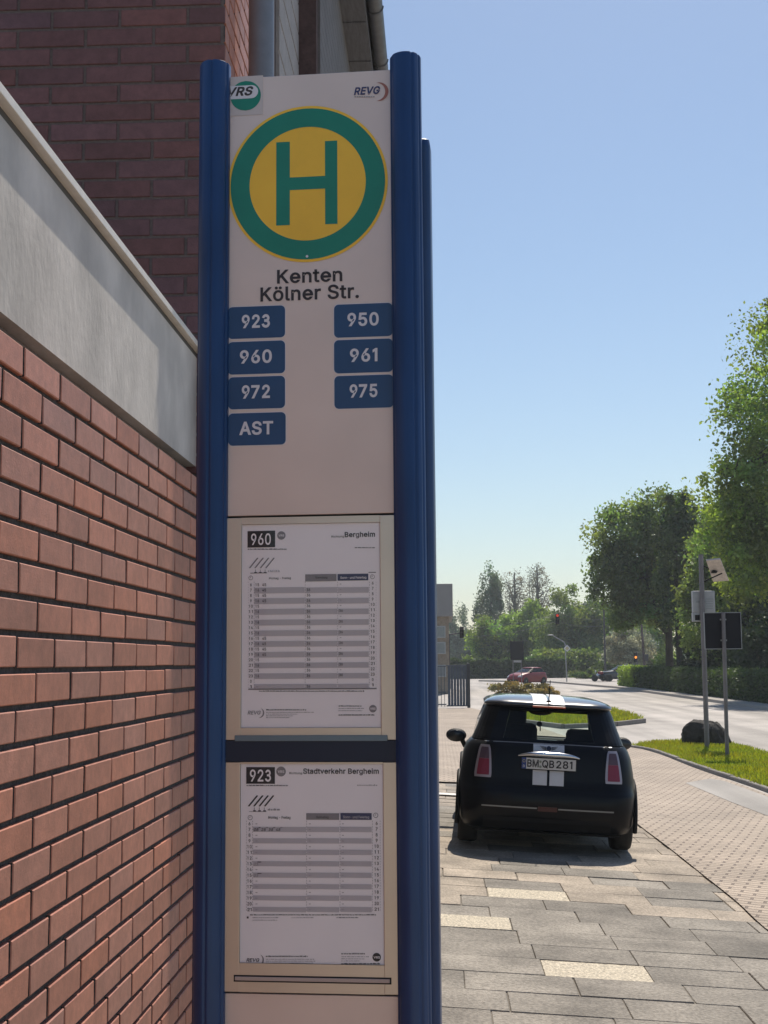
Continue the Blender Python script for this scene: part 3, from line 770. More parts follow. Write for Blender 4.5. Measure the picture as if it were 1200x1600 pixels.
at_root(mb.build('soffit', mat('grey soffit boards', (0.15, 0.155, 0.175), 0.8, var=0.2, scale=6, stretch=(8, 1, 1))), bld)
mb = MB()
mb.box(-6.2, -0.54, 7.9, 16.3, 6.92, 7.08, 0)
mb.box(-6.2, BX + 0.03, BY - 0.03, 7.9, 7.2, 7.3, 0)
at_root(mb.build('roof', mat('dark roofing', (0.05, 0.05, 0.055), 0.7)), bld)
mb = MB()
gp = [(math.cos(math.pi + math.pi * i / 10) * 0.065, math.sin(math.pi + math.pi * i / 10) * 0.065) for i in range(11)]
V = []; F = []
for yy in (7.88, 16.32):
    for (a, b) in gp: V.append((-0.475 + a, yy, 6.99 + b))
for i in range(10): F.append((i, i + 1, 12 + i, 11 + i))
mb.add(V, F, 0, True)
mb.add([V[i] for i in range(11)], [tuple(range(11))], 0)
for k in range(9):
    yy = 8.2 + k * 0.95
    mb.tube([(-0.475 + a * 1.06, yy, 6.99 + b * 1.06) for a, b in gp], 0.006, 6, 0)
m_guttr = mat('weathered zinc', (0.16, 0.17, 0.19), 0.55, 0.5, var=0.15, scale=9)
gu = mb.build('gutter', m_guttr); gu.data.materials[0].use_backface_culling = False
at_root(gu, bld)
mb = MB()
mb.tube([(-0.78, 5.63, 0.2), (-0.78, 5.63, 7.15)], 0.058, 24, 0)
for z in (2.6, 4.26, 6.0):
    mb.tube([(-0.78, 5.63, z), (-0.78, 5.63, z + 0.035)], 0.064, 24, 0)
    mb.box(BX, -0.78, 5.62, 5.64, z + 0.005, z + 0.03, 0)
dp = mb.build('downpipe', mat('blue grey coated pipe', (0.20, 0.22, 0.26), 0.5, 0.1, var=0.12, scale=9))
at_root(dp, bld)

# ------------------------------------------------------------------ the bus stop sign
SA = R(3.7)
S0 = Vector((-0.277, 2.78, 0)); S0.z = gz(S0.x, S0.y)
eu = Vector((math.cos(SA), -math.sin(SA), 0)); en = Vector((-math.sin(SA), -math.cos(SA), 0))
def S(px, py):
    v = ray(px, py)
    t = (S0 - CAM).dot(en) / v.dot(en)
    q = CAM + v * t - S0
    return q.dot(eu), q.z
def on(w): return lambda u, v: (u, -w, v)

stop = thing('bus_stop_sign', 'tall blue bus stop sign with green H emblem, line numbers and two timetables', 'bus stop sign', S0, -SA)
def aspect(px0, py0, px1, py1):
    a, b = S(px0, py0), S(px1, py1)
    return min(a[0], b[0]), max(a[0], b[0]), min(a[1], b[1]), max(a[1], b[1])
def prect(mb, px0, py0, px1, py1, w0, w1, m=0, ch=0.0):
    u0, u1, v0, v1 = aspect(px0, py0, px1, py1)
    mb.box(u0, u1, -w1, -w0, v0, v1, m, ch)
def flat(mb, u0, u1, v0, v1, w, m=0):
    mb.add([(u0, -w, v0), (u1, -w, v0), (u1, -w, v1), (u0, -w, v1)], [(0, 1, 2, 3)], m)
def pflat(mb, px0, py0, px1, py1, w, m=0):
    flat(mb, *aspect(px0, py0, px1, py1), w, m)
def disc(mb, cu, cv, r0, r1, w, m=0, n=72, a0=0.0, a1=2 * math.pi, taper=False):
    """ring (or disc when r0 = 0) facing the viewer"""
    k = n
    full = abs(a1 - a0 - 2 * math.pi) < 1e-6
    if r0 == 0:
        mb.add([(cu + r1 * math.cos(a0 + (a1 - a0) * i / k), -w, cv + r1 * math.sin(a0 + (a1 - a0) * i / k)) for i in range(k if full else k + 1)], [tuple(range(k if full else k + 1))], m)
        return
    V, F = [], []
    for i in range(k + 1):
        a = a0 + (a1 - a0) * i / k
        t = math.sin(math.pi * i / k) if taper else 1
        ri = r1 - (r1 - r0) * t
        V += [(cu + ri * math.cos(a), -w, cv + ri * math.sin(a)), (cu + r1 * math.cos(a), -w, cv + r1 * math.sin(a))]
    for i in range(k): F.append((2 * i, 2 * i + 1, 2 * i + 3, 2 * i + 2))
    mb.add(V, F, m)
def round_rect(u0, u1, v0, v1, r, n=6):
    pts = []
    for (cx, cy, a) in ((u1 - r, v0 + r, -90), (u1 - r, v1 - r, 0), (u0 + r, v1 - r, 90), (u0 + r, v0 + r, 180)):
        for i in range(n + 1):
            t = R(a + 90 * i / n)
            pts.append((cx + r * math.cos(t), cy + r * math.sin(t)))
    return pts
def ptext(mb, s, px0, px1, pybase, pycap, w, m=0, bold=0.02, shear=0.0, res=3):
    a = S(px0, pybase); b = S(px1 if px1 else px0 + 1, pybase); c = S(px0, pycap)
    put_text(mb, s, a[0], b[0] if px1 else None, a[1], c[1] - a[1], on(w), m, bold, shear, res)

m_blue = mat('blue powder coat', (0.017, 0.056, 0.165), 0.36, 0.0, var=0.16, scale=26, bump=0.05, bscale=300, stretch=(1, 1, 0.06), stain=0.14, stscale=4)
m_blue_dark = mat('dark blue plastic', (0.008, 0.018, 0.045), 0.5)
def brushed(name, col, metal, rough):
    m, t, b = new_mat(name); N, L = t.nodes, t.links
    geo = N.new('ShaderNodeNewGeometry')
    mp = N.new('ShaderNodeMapping'); mp.inputs['Scale'].default_value = (40, 40, 1400)
    L.new(geo.outputs['Position'], mp.inputs['Vector'])
    n = N.new('ShaderNodeTexNoise'); n.inputs['Scale'].default_value = 1; n.inputs['Detail'].default_value = 4
    L.new(mp.outputs[0], n.inputs['Vector'])
    n2 = N.new('ShaderNodeTexNoise'); n2.inputs['Scale'].default_value = 5; n2.inputs['Detail'].default_value = 4
    L.new(geo.outputs['Position'], n2.inputs['Vector'])
    mr = N.new('ShaderNodeMapRange'); mr.inputs['To Min'].default_value = 0.86; mr.inputs['To Max'].default_value = 1.12
    L.new(n2.outputs['Fac'], mr.inputs['Value'])
    mx = N.new('ShaderNodeMix'); mx.data_type = 'RGBA'; mx.blend_type = 'MULTIPLY'; mx.inputs['Factor'].default_value = 1
    mx.inputs['A'].default_value = (*col, 1); L.new(mr.outputs[0], mx.inputs['B'])
    L.new(mx.outputs['Result'], b.inputs['Base Color'])
    b.inputs['Metallic'].default_value = metal; b.inputs['Roughness'].default_value = rough
    bp = N.new('ShaderNodeBump'); bp.inputs['Strength'].default_value = 0.12; bp.inputs['Distance'].default_value = 0.001
    L.new(n.outputs['Fac'], bp.inputs['Height']); L.new(bp.outputs[0], b.inputs['Normal'])
    return m
m_alu = brushed('champagne aluminium sheet', (0.80, 0.655, 0.59), 0.3, 0.45)
m_steel = brushed('brushed steel frame', (0.66, 0.575, 0.49), 0.75, 0.36)
m_gap = mat('dark joint', (0.02, 0.02, 0.022), 0.8)
m_paper = mat('white timetable paper', (0.90, 0.87, 0.90), 0.85, var=0.02, scale=6)
m_ink = mat('black print', (0.03, 0.03, 0.035), 0.8)
m_ink2 = mat('grey print', (0.24, 0.23, 0.25), 0.8)
m_band = mat('pale grey print', (0.50, 0.48, 0.52), 0.85)
m_inkblue = mat('dark blue print', (0.05, 0.06, 0.13), 0.8)
m_yellow = mat('traffic yellow foil', (1.0, 0.60, 0.05), 0.4, var=0.06, scale=9)
m_green = mat('traffic green foil', (0.012, 0.24, 0.165), 0.4, var=0.08, scale=9)
m_badge = mat('dark blue badge foil', (0.022, 0.075, 0.19), 0.42, var=0.08, scale=12)
m_letter = mat('white lettering', (0.74, 0.74, 0.80), 0.5)
m_text = mat('charcoal lettering', (0.045, 0.04, 0.045), 0.6)
m_logo_red = mat('dull red logo foil', (0.40, 0.16, 0.13), 0.6)
m_logo_blue = mat('dark blue logo foil', (0.05, 0.06, 0.16), 0.6)
m_pane = glass_mat('clear acrylic', (1.0, 1.0, 1.0), 0.7, 0.05)

ul, ur = S(356, 600)[0], S(615, 600)[0]
pr_ = 0.0345                                                      # radius of the side posts
cl, cr_ = ul + 0.002 - pr_, ur - 0.002 + pr_
vtop = S(330, 103)[1]; vtop_r = S(636, 90)[1]
def post_profile(notches):
    pts = []
    for i in range(96):
        a = 2 * math.pi * i / 96
        r = pr_
        for nt_ in notches:
            dd = abs((math.degrees(a) - nt_ + 180) % 360 - 180)
            if dd < 6: r -= 0.0035 * (1 - (dd / 6) ** 2)
        pts.append((r * math.cos(a), r * math.sin(a)))
    return pts
def post(name, cu, top, notches):
    mb = MB()
    prof = post_profile(notches)
    n = len(prof)
    V = [(cu + a, b, -0.02) for a, b in prof] + [(cu + a, b, top - 0.004) for a, b in prof] + [(cu + a * 0.93, b * 0.93, top) for a, b in prof]
    F = [(i, (i + 1) % n, n + (i + 1) % n, n + i) for i in range(n)] + [(n + i, n + (i + 1) % n, 2 * n + (i + 1) % n, 2 * n + i) for i in range(n)]
    mb.add(V, F, 0, True)
    mb.add(V[2 * n:], [tuple(range(n))], 0)
    return mb.build(name, m_blue, stop)
post('post', cl, vtop, (205, 335, 268))
post('post', cr_, vtop_r, (205, 335, 300))
# the slightly lower profile that closes the back on the road side
rb = MB()
vb = S(668, 207)[1]
ub = cr_ + pr_ + 0.016
poly = round_rect(cr_ - 0.01, ub, 0.015, 0.075, 0.012, 5)
n = len(poly)
V = [(a, b, -0.02) for a, b in poly] + [(a, b, vb - 0.02) for a, b in poly] + [(cr_ + (a - cr_) * 0.96, 0.045 + (b - 0.045) * 0.8, vb - 0.006) for a, b in poly] + [(cr_ + (a - cr_) * 0.82, 0.045 + (b - 0.045) * 0.5, vb) for a, b in poly]
for k in range(3): rb.add(V, [(k * n + i, k * n + (i + 1) % n, (k + 1) * n + (i + 1) % n, (k + 1) * n + i) for i in range(n)], 0, True)
rb.add(V[3 * n:], [tuple(range(n))], 0)
rb.build('rear_profile', m_blue, stop)

# sheet metal panels between the posts
Yt, Y1, Y2, Y3, Y4 = S(480, 116)[1], S(480, 806)[1], S(480, 1157)[1], S(480, 1190)[1], S(480, 1553)[1]
hp = MB(); hp.box(ul - 0.02, ur + 0.02, 0.0, 0.05, Y1 + 0.0025, Yt, 0, 0.0015)
header = hp.build('header_panel', m_alu, stop)
mb = MB(); mb.box(ul - 0.02, ur + 0.02, 0.012, 0.045, 0.3, Y1 + 0.004, 0)
mb.build('backing', m_gap, stop)

# green and yellow H emblem
em = MB()
cu, cv = S(480.5, 287)
rad = (S(606, 287)[0] - S(356.5, 287)[0]) / 2
disc(em, cu, cv, 0, rad, 0.0012, 0, 96)
disc(em, cu, cv, rad * 0.728, rad * 0.967, 0.0018, 1, 96)
k = rad / 122.5
for x0, x1 in ((432, 453), (508, 527.5)): 
    pflat(em, x0, 221 if x0 > 480 else 223, x1, 352 if x0 < 480 else 350, 0.0018, 1)
u0, u1, v0, v1 = aspect(452, 278, 509, 295)
flat(em, u0, u1, v0, v1, 0.00185, 1)
bolt = disc(em, *S(480, 401), 0, 0.003, 0.0024, 2, 12)
em.build('stop_emblem', [m_yellow, m_green, m_letter], stop)

# two operators' logos at the top
lg = MB()
cu, cv = S(384, 150); rv = 0.0345
pu0, pu1, pv0, pv1 = aspect(356, 121, 411, 179)
flat(lg, pu0, pu1, pv0, pv1, 0.0009, 3)
def clipped_disc(mb, cu, cv, r, ucl, v0, v1, w, m):
    """part of a disc between two heights, cut on its left at ucl"""
    pts = []
    N_ = 40
    for i in range(N_ + 1):
        v = v0 + (v1 - v0) * i / N_
        h = math.sqrt(max(0, r * r - (v - cv) ** 2))
        pts.append((max(cu - h, ucl), cu + h, v))
    V = [(a, -w, v) for a, b, v in pts] + [(b, -w, v) for a, b, v in pts]
    mb.add(V, [(i, N_ + 1 + i, N_ + 2 + i, i + 1) for i in range(N_)], m)
clipped_disc(lg, cu, cv, rv, ul + 0.001, cv - rv, cv + rv, 0.0014, 0)
f0, f1 = S(384, 154.5)[1], S(384, 134)[1]
hh = (f1 - f0) / 2
flat(lg, ul + 0.001, S(393, 150)[0], f0, f1, 0.0018, 1)
disc(lg, S(393, 150)[0], (f0 + f1) / 2, 0, hh, 0.0018, 1, 32, -math.pi / 2, math.pi / 2)
ptext(lg, 'VRS', 356.5, 396, 151.5, 137.5, 0.0023, 2, 0.035, 0.25)
lg.build('operator_logo', [m_green, m_letter, m_text, mat('pale sticker ground', (0.62, 0.56, 0.55), 0.5)], stop)
lg = MB()
ptext(lg, 'REVG', 553, 594, 149, 137, 0.0012, 0, 0.03, 0.25)
cu, cv = S(592, 143.5); ro_ = abs(S(607, 143)[0] - cu)
disc(lg, cu, cv, ro_ * 0.66, ro_, 0.0012, 1, 40, R(-105), R(105), True)
for i in range(9): pflat(lg, 554 + i * 3.6, 151, 556.6 + i * 3.6, 152.2, 0.0012, 2)
lg.build('operator_logo', [m_logo_blue, m_logo_red, m_ink2], stop)

nm = MB()
ptext(nm, 'Kenten', 433, 535, 443.5, 422, 0.0012, 0, 0.020)
ptext(nm, 'Kölner Str.', 407, 561, 471.5, 449.5, 0.0012, 0, 0.020)
nm.build('stop_name', [m_text], stop)

for s, x0, y0, x1, y1, tx0, tx1 in (('923', 356.5, 480.5, 445.5, 527, 378, 422), ('960', 356.5, 535, 445.5, 583, 375, 425), ('972', 357, 590, 445.5, 637.5, 378, 422),
                          ('AST', 357, 646.5, 446.5, 694.5, 374, 427), ('950', 522, 476.5, 613.5, 525, 543, 592), ('961', 522, 532, 614, 581, 547, 590), ('975', 522.5, 588, 615, 636.5, 546.5, 590)):
    b = MB()
    u0, u1, v0, v1 = aspect(x0, y0, x1, y1)
    b.prism(round_rect(u0, u1, v0, v1, 0.010), -0.0012, 0.0, 0, 'XZ')
    rim = round_rect(u0 - 0.0012, u1 + 0.0012, v0 - 0.0012, v1 + 0.0012, 0.011)
    b.prism(rim, -0.0007, 0.0, 1, 'XZ')
    cyy = (y0 + y1) / 2
    ptext(b, s, tx0, tx1, cyy + 9.6, cyy - 11.2, 0.0018, 1, 0.028)
    bo = b.build('route_badge', [m_badge, m_letter], stop)
    bo['label'] = 'blue badge reading ' + s

# timetable cases
def case(v0, v1, paper):
    """sheet metal frame with an opening over the timetable; paper in pixels"""
    a, b, c, d = aspect(*paper)
    mb = MB()
    w = 0.004
    mb.box(ul - 0.02, a, -w, 0.02, v0, v1, 0, 0.001)
    mb.box(b, ur + 0.02, -w, 0.02, v0, v1, 0, 0.001)
    mb.box(a, b, -w, 0.02, d, v1, 0)
    mb.box(a, b, -w, 0.02, v0, c, 0)
    return mb
f1_ = case(Y2 + 0.001, Y1 - 0.002, (378, 820, 596, 1137))
for px in (362, 374, 600, 612):                                   # folded edges of the frame
    pass
fr1 = f1_.build('timetable_frame', m_steel, stop)
f2_ = case(Y4 + 0.0022, Y3 - 0.001, (376, 1193.5, 601, 1508))
fr2 = f2_.build('timetable_frame', m_steel, stop)
mb = MB()
prect(mb, 368, 1149, 606, 1157.5, 0.004, 0.010, 0, 0.001)
mb.build('pull_rail', mat('bluish steel rail', (0.16, 0.22, 0.27), 0.4, 0.5), stop)
mb = MB()
mb.box(ul - 0.02, ur + 0.02, -0.007, 0.02, Y3, Y2, 0, 0.001)
mb.build('crossbar', m_blue_dark, stop)
mb = MB()
prect(mb, 366, 1522.5, 612, 1537.5, 0.0042, 0.0048, 1)
prect(mb, 368, 1524.5, 609.5, 1535, 0.0046, 0.0075, 0, 0.001)
mb.build('pull_rail', [mat('grey steel rail', (0.50, 0.41, 0.38), 0.45, 0.1), m_gap], stop)
mb = MB()
mb.box(ul - 0.02, ur + 0.02, 0.002, 0.05, 0.32, Y4 - 0.0022, 0, 0.0012)
mb.build('lower_panel', [m_alu, mat('rubbed sticker residue', (0.22, 0.18, 0.17), 0.8)], stop)
mb = MB()
mb.box(cl - 0.07, cr_ + 0.08, -0.10, 0.14, -0.03, 0.02, 0, 0.004)
mb.build('base_plate', mat('galvanised base', (0.3, 0.3, 0.3), 0.5, 0.6), stop)

# the two printed timetables
rt = random.Random(3)
def fuzzy(mb, x0, x1, y, h, w, m, wmin=1.6, wmax=6.0, gap=0.9):
    """a line of print too small to read: word-long strokes"""
    x = x0
    while x < x1 - 1:
        l = min(rt.uniform(wmin, wmax), x1 - x)
        n = max(1, int(l / 1.3))
        for i in range(n):
            q = x + l * i / n
            hh_ = h * rt.uniform(0.6, 1.0)
            pflat(mb, q, y - hh_, q + l / n * 0.78, y, w, m)
        x += l + gap
def timetable(no, paper, place, dest, dx0, rows, cols, left, marks, label, foot):
    """place(cx, cy): enlarged-view coordinates -> pixels of the photograph"""
    p = MB()
    a, b, c, d = aspect(*paper)
    w = 0.0012
    p.box(a + 0.0005, b - 0.0005, -0.0004, 0.004, c + 0.0005, d - 0.0005, 0)
    X, Y = place
    T = lambda x0, y0, x1, y1, m: pflat(p, X(x0), Y(y0), X(x1), Y(y1), w, m)
    return p, T, X, Y, w
def sheet_960():
    X = lambda x: 340 + x / 4.0
    Y = lambda y: 800 + y / 4.0
    p, T, X, Y, w = timetable('960', (378, 820, 596, 1137), (X, Y), '', 0, 0, 0, 0, 0, '', 0)
    W2 = w + 0.0006
    T(188, 120, 360, 220, 1)
    ptext(p, '960', X(210), X(334), Y(207), Y(136), W2, 0, 0.015)
    cu, cv = S(X(399), Y(147)); disc(p, cu, cv, 0, abs(S(X(425), 830)[0] - cu), w, 2, 28)
    ptext(p, 'VRS', X(382), X(417), Y(154), Y(141), W2, 0, 0.02)
    fuzzy(p, X(190), X(436), Y(236), 2.0, w, 1)
    ptext(p, 'Richtung', X(712), X(790), Y(160), Y(148), w, 1, 0.01)
    ptext(p, 'Bergheim', X(795), X(984), Y(158), Y(126), w, 1, 0.022)
    fuzzy(p, X(858), X(984), Y(226), 1.6, w, 1)
    for i in range(4):
        x = 196 + i * 34
        q = [S(X(x), Y(350)), S(X(x + 8), Y(352)), S(X(x + 60), Y(288)), S(X(x + 52), Y(286))]
        p.add([(u, -w, v) for u, v in q], [(0, 1, 2, 3)], 2)
    for i in range(3):
        T(230 + i * 30, 376, 246 + i * 30, 383, 1); T(236 + i * 30, 360, 239 + i * 30, 376, 2)
    T(205, 380, 310, 383, 2)
    fuzzy(p, X(315), X(390), Y(376), 3.5, w, 3)
    # heads of the three columns
    T(548, 390, 744, 432, 2); T(750, 388, 942, 427, 4)
    ptext(p, 'Montag - Freitag', X(322), X(458), Y(421), Y(408), w, 1, 0.01)
    ptext(p, 'Samstag', X(612), X(686), Y(416), Y(404), W2, 1, 0.005)
    ptext(p, 'Sonn- und Feiertag', X(768), X(930), Y(418), Y(404), W2, 0, 0.01)
    for x in (208, 968):
        cu, cv = S(X(x), Y(412 if x < 500 else 405)); r = 0.0048
        disc(p, cu, cv, r * 0.8, r, w, 2, 20)
        flat(p, cu - r * 0.5, cu, cv - r * 0.08, cv + r * 0.08, w, 2); flat(p, cu - r * 0.08, cu + r * 0.08, cv, cv + r * 0.6, w, 2)
    T(944, 376, 990, 379, 1)
    hours = list(range(6, 24)) + [0, 1]
    for i, h in enumerate(hours):
        y = 455 + i * 33.5
        if i % 2: T(230, y - 15, 545, y + 17, 3); T(549, y - 16, 748, y + 16, 3); T(752, y - 17, 945, y + 15, 3)
        wd = 10 if h < 10 else 24
        ptext(p, str(h), X(209 - wd / 2), X(209 + wd / 2), Y(y + 9), Y(y - 9), W2, 1, 0.012, 0, 2)
        ptext(p, str(h), X(970 - wd / 2), X(970 + wd / 2), Y(y - 2), Y(y - 20), W2, 1, 0.012, 0, 2)
        if h != 0:
            if h == 1: T(243, y, 254, y + 3, 1)
            else: ptext(p, '15' if i % 2 == 0 else '16', X(238), X(260), Y(y + 9), Y(y - 9), W2, 1, 0.012, 0, 2)
        if h in (6, 7, 8, 9, 16, 17, 18, 19): ptext(p, '45', X(280), X(304), Y(y + 9), Y(y - 9), W2, 1, 0.012, 0, 2)
        if 7 <= h or h == 1: ptext(p, '36', X(558), X(580), Y(y + 6), Y(y - 11), W2, 1, 0.010, 0, 2)
        if h >= 11 and h % 2: ptext(p, '36', X(760), X(783), Y(y + 2), Y(y - 15), W2, 1, 0.010, 0, 2)
        elif h: T(764, y - 6, 774, y - 3, 2)
    for x in (228, 547, 750, 948):
        y = 436
        while y < 1100: T(x, y, x + 2, y + 9, 2); y += 16
    for x in (192, 990):
        y = 436
        while y < 1100: T(x, y, x + 2, y + 7, 3); y += 16
    T(192, 1104, 994, 1107, 2)
    fuzzy(p, X(262), X(918), Y(1123), 2.0, w, 1)
    ptext(p, 'REVG', X(188), X(270), Y(1266), Y(1242), w, 2, 0.02, 0.25)
    cu, cv = S(X(262), Y(1256)); r = abs(S(X(292), 1100)[0] - cu)
    disc(p, cu, cv, r * 0.72, r, w, 2, 28, R(-100), R(75), True)
    fuzzy(p, X(305), X(556), Y(1240), 2.2, w, 1)
    for k_ in range(4): fuzzy(p, X(305), X((606, 500, 470, 452)[k_]), Y(1254 + 11 * k_), 1.3, w, 2)
    fuzzy(p, X(757), X(900), Y(1216), 2.0, w, 1)
    for k_ in range(3): fuzzy(p, X(757), X((920, 905, 900)[k_]), Y(1230 + 14 * k_ + (14 if k_ == 2 else 0)), 1.3, w, 2)
    fuzzy(p, X(757), X(988), Y(1272), 2.2, w, 1)
    cu, cv = S(X(971), Y(1229)); disc(p, cu, cv, 0, abs(S(X(994), 1100)[0] - cu), w, 2, 24)
    ptext(p, 'VRS', X(954), X(988), Y(1236), Y(1222), W2, 0, 0.02)
    o = p.build('timetable', [m_paper, m_ink, m_ink2, m_band, m_inkblue], stop)
    o['label'] = 'white timetable of line 960 towards Bergheim'
def sheet_923():
    X = lambda x: 340 + x / 3.3333
    Y = lambda y: 1140 + y / 3.3333
    p, T, X, Y, w = timetable('923', (376, 1193.5, 601, 1508), (X, Y), '', 0, 0, 0, 0, 0, '', 0)
    W2 = w + 0.0006
    T(150, 195, 299, 282, 1)
    ptext(p, '923', X(169), X(279), Y(270), Y(208), W2, 0, 0.015)
    cu, cv = S(X(331), Y(218)); disc(p, cu, cv, 0, abs(S(X(356), 1205)[0] - cu), w, 2, 28)
    ptext(p, 'VRS', X(314), X(348), Y(225), Y(212), W2, 0, 0.02)
    fuzzy(p, X(152), X(366), Y(294), 2.2, w, 1)
    ptext(p, 'Richtung', X(374), X(440), Y(232), Y(221), w, 1, 0.01)
    ptext(p, 'Stadtverkehr Bergheim', X(446), X(840), Y(230), Y(202), w, 1, 0.022)
    fuzzy(p, X(728), X(834), Y(292), 2.0, w, 2)
    for i in range(4):
        x = 158 + i * 28
        q = [S(X(x), Y(398)), S(X(x + 8), Y(400)), S(X(x + 54), Y(344)), S(X(x + 46), Y(342))]
        p.add([(u, -w, v) for u, v in q], [(0, 1, 2, 3)], 1)
    for i in range(3):
        T(186 + i * 26, 420, 200 + i * 26, 427, 1); T(190 + i * 26, 405, 193 + i * 26, 420, 2)
    T(165, 425, 255, 428, 2)
    fuzzy(p, X(262), X(325), Y(421), 3.5, w, 2)
    T(462, 435, 634, 470, 2); T(640, 434, 803, 470, 4)
    ptext(p, 'Montag - Freitag', X(264), X(380), Y(464), Y(450), w, 1, 0.015)
    ptext(p, 'Samstag', X(515), X(578), Y(461), Y(449), W2, 1, 0.005)
    ptext(p, 'Sonn- und Feiertag', X(655), X(790), Y(461), Y(448), W2, 3, 0.01)
    for x, yy in ((170, 458), (824, 446)):
        cu, cv = S(X(x), Y(yy)); r = 0.0052
        disc(p, cu, cv, r * 0.78, r, w, 2, 20)
        flat(p, cu - r * 0.5, cu, cv - r * 0.08, cv + r * 0.08, w, 2); flat(p, cu - r * 0.08, cu + r * 0.08, cv, cv + r * 0.6, w, 2)
    for i, h in enumerate(range(6, 22)):
        y = 490 + i * 29.8
        if i % 2:
            T(185, y - 14, 462, y + 14, 3); T(466, y - 14, 634, y + 14, 3); T(640, y - 14, 803, y + 14, 3)
        wd = 10 if h < 10 else 22
        ptext(p, str(h), X(167 - wd / 2), X(167 + wd / 2), Y(y + 8), Y(y - 9), W2, 1, 0.014, 0, 2)
        ptext(p, str(h), X(829 - wd / 2), X(829 + wd / 2), Y(y + 6), Y(y - 11), W2, 1, 0.014, 0, 2)
        if h == 7:
            for k_ in range(4): ptext(p, ('08', '28', '38', '48')[k_], X(190 + k_ * 38), X(214 + k_ * 38), Y(y + 8), Y(y - 7), W2, 1, 0.014, 0.2, 2); 
            for k_ in range(4): T(214 + k_ * 38, y - 12, 224 + k_ * 38, y - 7, 1)
        elif h in (13, 15):
            ptext(p, '23', X(190), X(212), Y(y + 10), Y(y - 6), W2, 2, 0.01, 0.2, 2); T(208, y - 12, 228, y - 7, 1)
        else: T(198, y - 1, 208, y + 2, 2)
        T(476, y - 1, 486, y + 2, 2); T(648, y - 1, 658, y + 2, 2)
    for x in (182, 463, 637, 806):
        y = 474
        while y < 950: T(x, y, x + 2, y + 8, 2); y += 14
    for x in (150, 846):
        y = 474
        while y < 950: T(x, y, x + 2, y + 6, 2); y += 14
    fuzzy(p, X(170), X(826), Y(967), 2.0, w, 1)
    fuzzy(p, X(183), X(318), Y(981), 1.4, w, 2); fuzzy(p, X(183), X(312), Y(994), 1.4, w, 2)
    fuzzy(p, X(385), X(500), Y(981), 1.4, w, 2); fuzzy(p, X(620), X(736), Y(981), 1.6, w, 1)
    T(153, 973, 162, 983, 1)
    ptext(p, 'REVG', X(150), X(218), Y(1208), Y(1190), w, 1, 0.02, 0.25)
    cu, cv = S(X(214), Y(1199)); r = abs(S(X(242), 1500)[0] - cu)
    disc(p, cu, cv, r * 0.72, r, w, 2, 28, R(-100), R(75), True)
    fuzzy(p, X(252), X(470), Y(1184), 2.4, w, 1)
    for k_ in range(4): fuzzy(p, X(252), X((505, 510, 505, 556)[k_]), Y(1197 + 10 * k_), 1.2, w, 2)
    fuzzy(p, X(645), X(768), Y(1170), 2.4, w, 1)
    for k_ in range(3): fuzzy(p, X(645), X((790, 770, 745)[k_]), Y(1184 + 11 * k_), 1.2, w, 2)
    fuzzy(p, X(645), X(846), Y(1222), 2.4, w, 1)
    cu, cv = S(X(829), Y(1185)); disc(p, cu, cv, 0, abs(S(X(851), 1500)[0] - cu), w, 1, 24)
    ptext(p, 'VRS', X(813), X(846), Y(1191), Y(1179), W2, 0, 0.02)
    o = p.build('timetable', [m_paper, m_ink, m_ink2, m_band, m_inkblue], stop)
    o['label'] = 'white timetable of line 923 towards Stadtverkehr Bergheim'
sheet_960(); sheet_923()

def wrinkled_pane(name, paper, amp, seed):
    """clear film over a timetable"""
    a, b, c, d = aspect(*paper)
    r = random.Random(seed)
    waves = [(r.uniform(8, 34), r.uniform(8, 34), r.uniform(0, 6.28), r.uniform(0.3, 1)) for _ in range(10)]
    nx, ny = 44, 62
    V = []
    for j in range(ny + 1):
        for i in range(nx + 1):
            u, v = a + (b - a) * i / nx, c + (d - c) * j / ny
            w = 0.0032 + amp * sum(k * math.sin(p * u + q * v + f) for p, q, f, k in waves) / 5
            V.append((u, -w, v))
    mb = MB()
    mb.add(V, [(j * (nx + 1) + i, j * (nx + 1) + i + 1, (j + 1) * (nx + 1) + i + 1, (j + 1) * (nx + 1) + i) for j in range(ny) for i in range(nx)], 0, True)
    return mb.build(name, m_pane, stop)
wrinkled_pane('clear_cover', (378, 820, 596, 1137), 0.00004, 1)
wrinkled_pane('clear_cover', (376, 1193.5, 601, 1508), 0.0004, 2)

# ------------------------------------------------------------------ cars
m_black = mat('black car paint', (0.004, 0.005, 0.008), 0.4, 0.0, coat=0.2, spec=0.1)
m_roof = mat('black roof paint', (0.012, 0.014, 0.02), 0.28, 0.0, coat=1.0)
m_trim = mat('black plastic trim', (0.009, 0.009, 0.010), 0.6, spec=0.2)
m_rubber = mat('tyre rubber', (0.018, 0.018, 0.018), 0.85, bump=0.3, bscale=90)
m_alloy = mat('alloy rim', (0.42, 0.42, 0.43), 0.4, 0.8)
m_chrome = mat('chrome', (0.62, 0.63, 0.66), 0.18, 1.0)
m_dullchrome = mat('dull chrome strip', (0.25, 0.26, 0.28), 0.35, 0.9)
m_stripe = mat('white stripe foil', (0.62, 0.63, 0.68), 0.5, var=0.05, scale=12)
m_lens_red = mat('red lamp lens', (0.24, 0.022, 0.05), 0.3)
m_lens_pale = mat('smoked lamp lens', (0.10, 0.055, 0.075), 0.3)
m_lamp_ring = mat('satin lamp ring', (0.42, 0.36, 0.38), 0.35, 0.6)
m_plate = mat('plate white', (0.62, 0.61, 0.60), 0.55)
m_eu = mat('plate blue', (0.02, 0.05, 0.22), 0.5)
m_cloth = mat('dark seat cloth', (0.014, 0.014, 0.016), 0.9)
m_tint = glass_mat('car window glass', (0.86, 0.93, 0.89), 0.6)
m_tint_dark = glass_mat('dark car window glass', (0.32, 0.36, 0.36), 1.0)
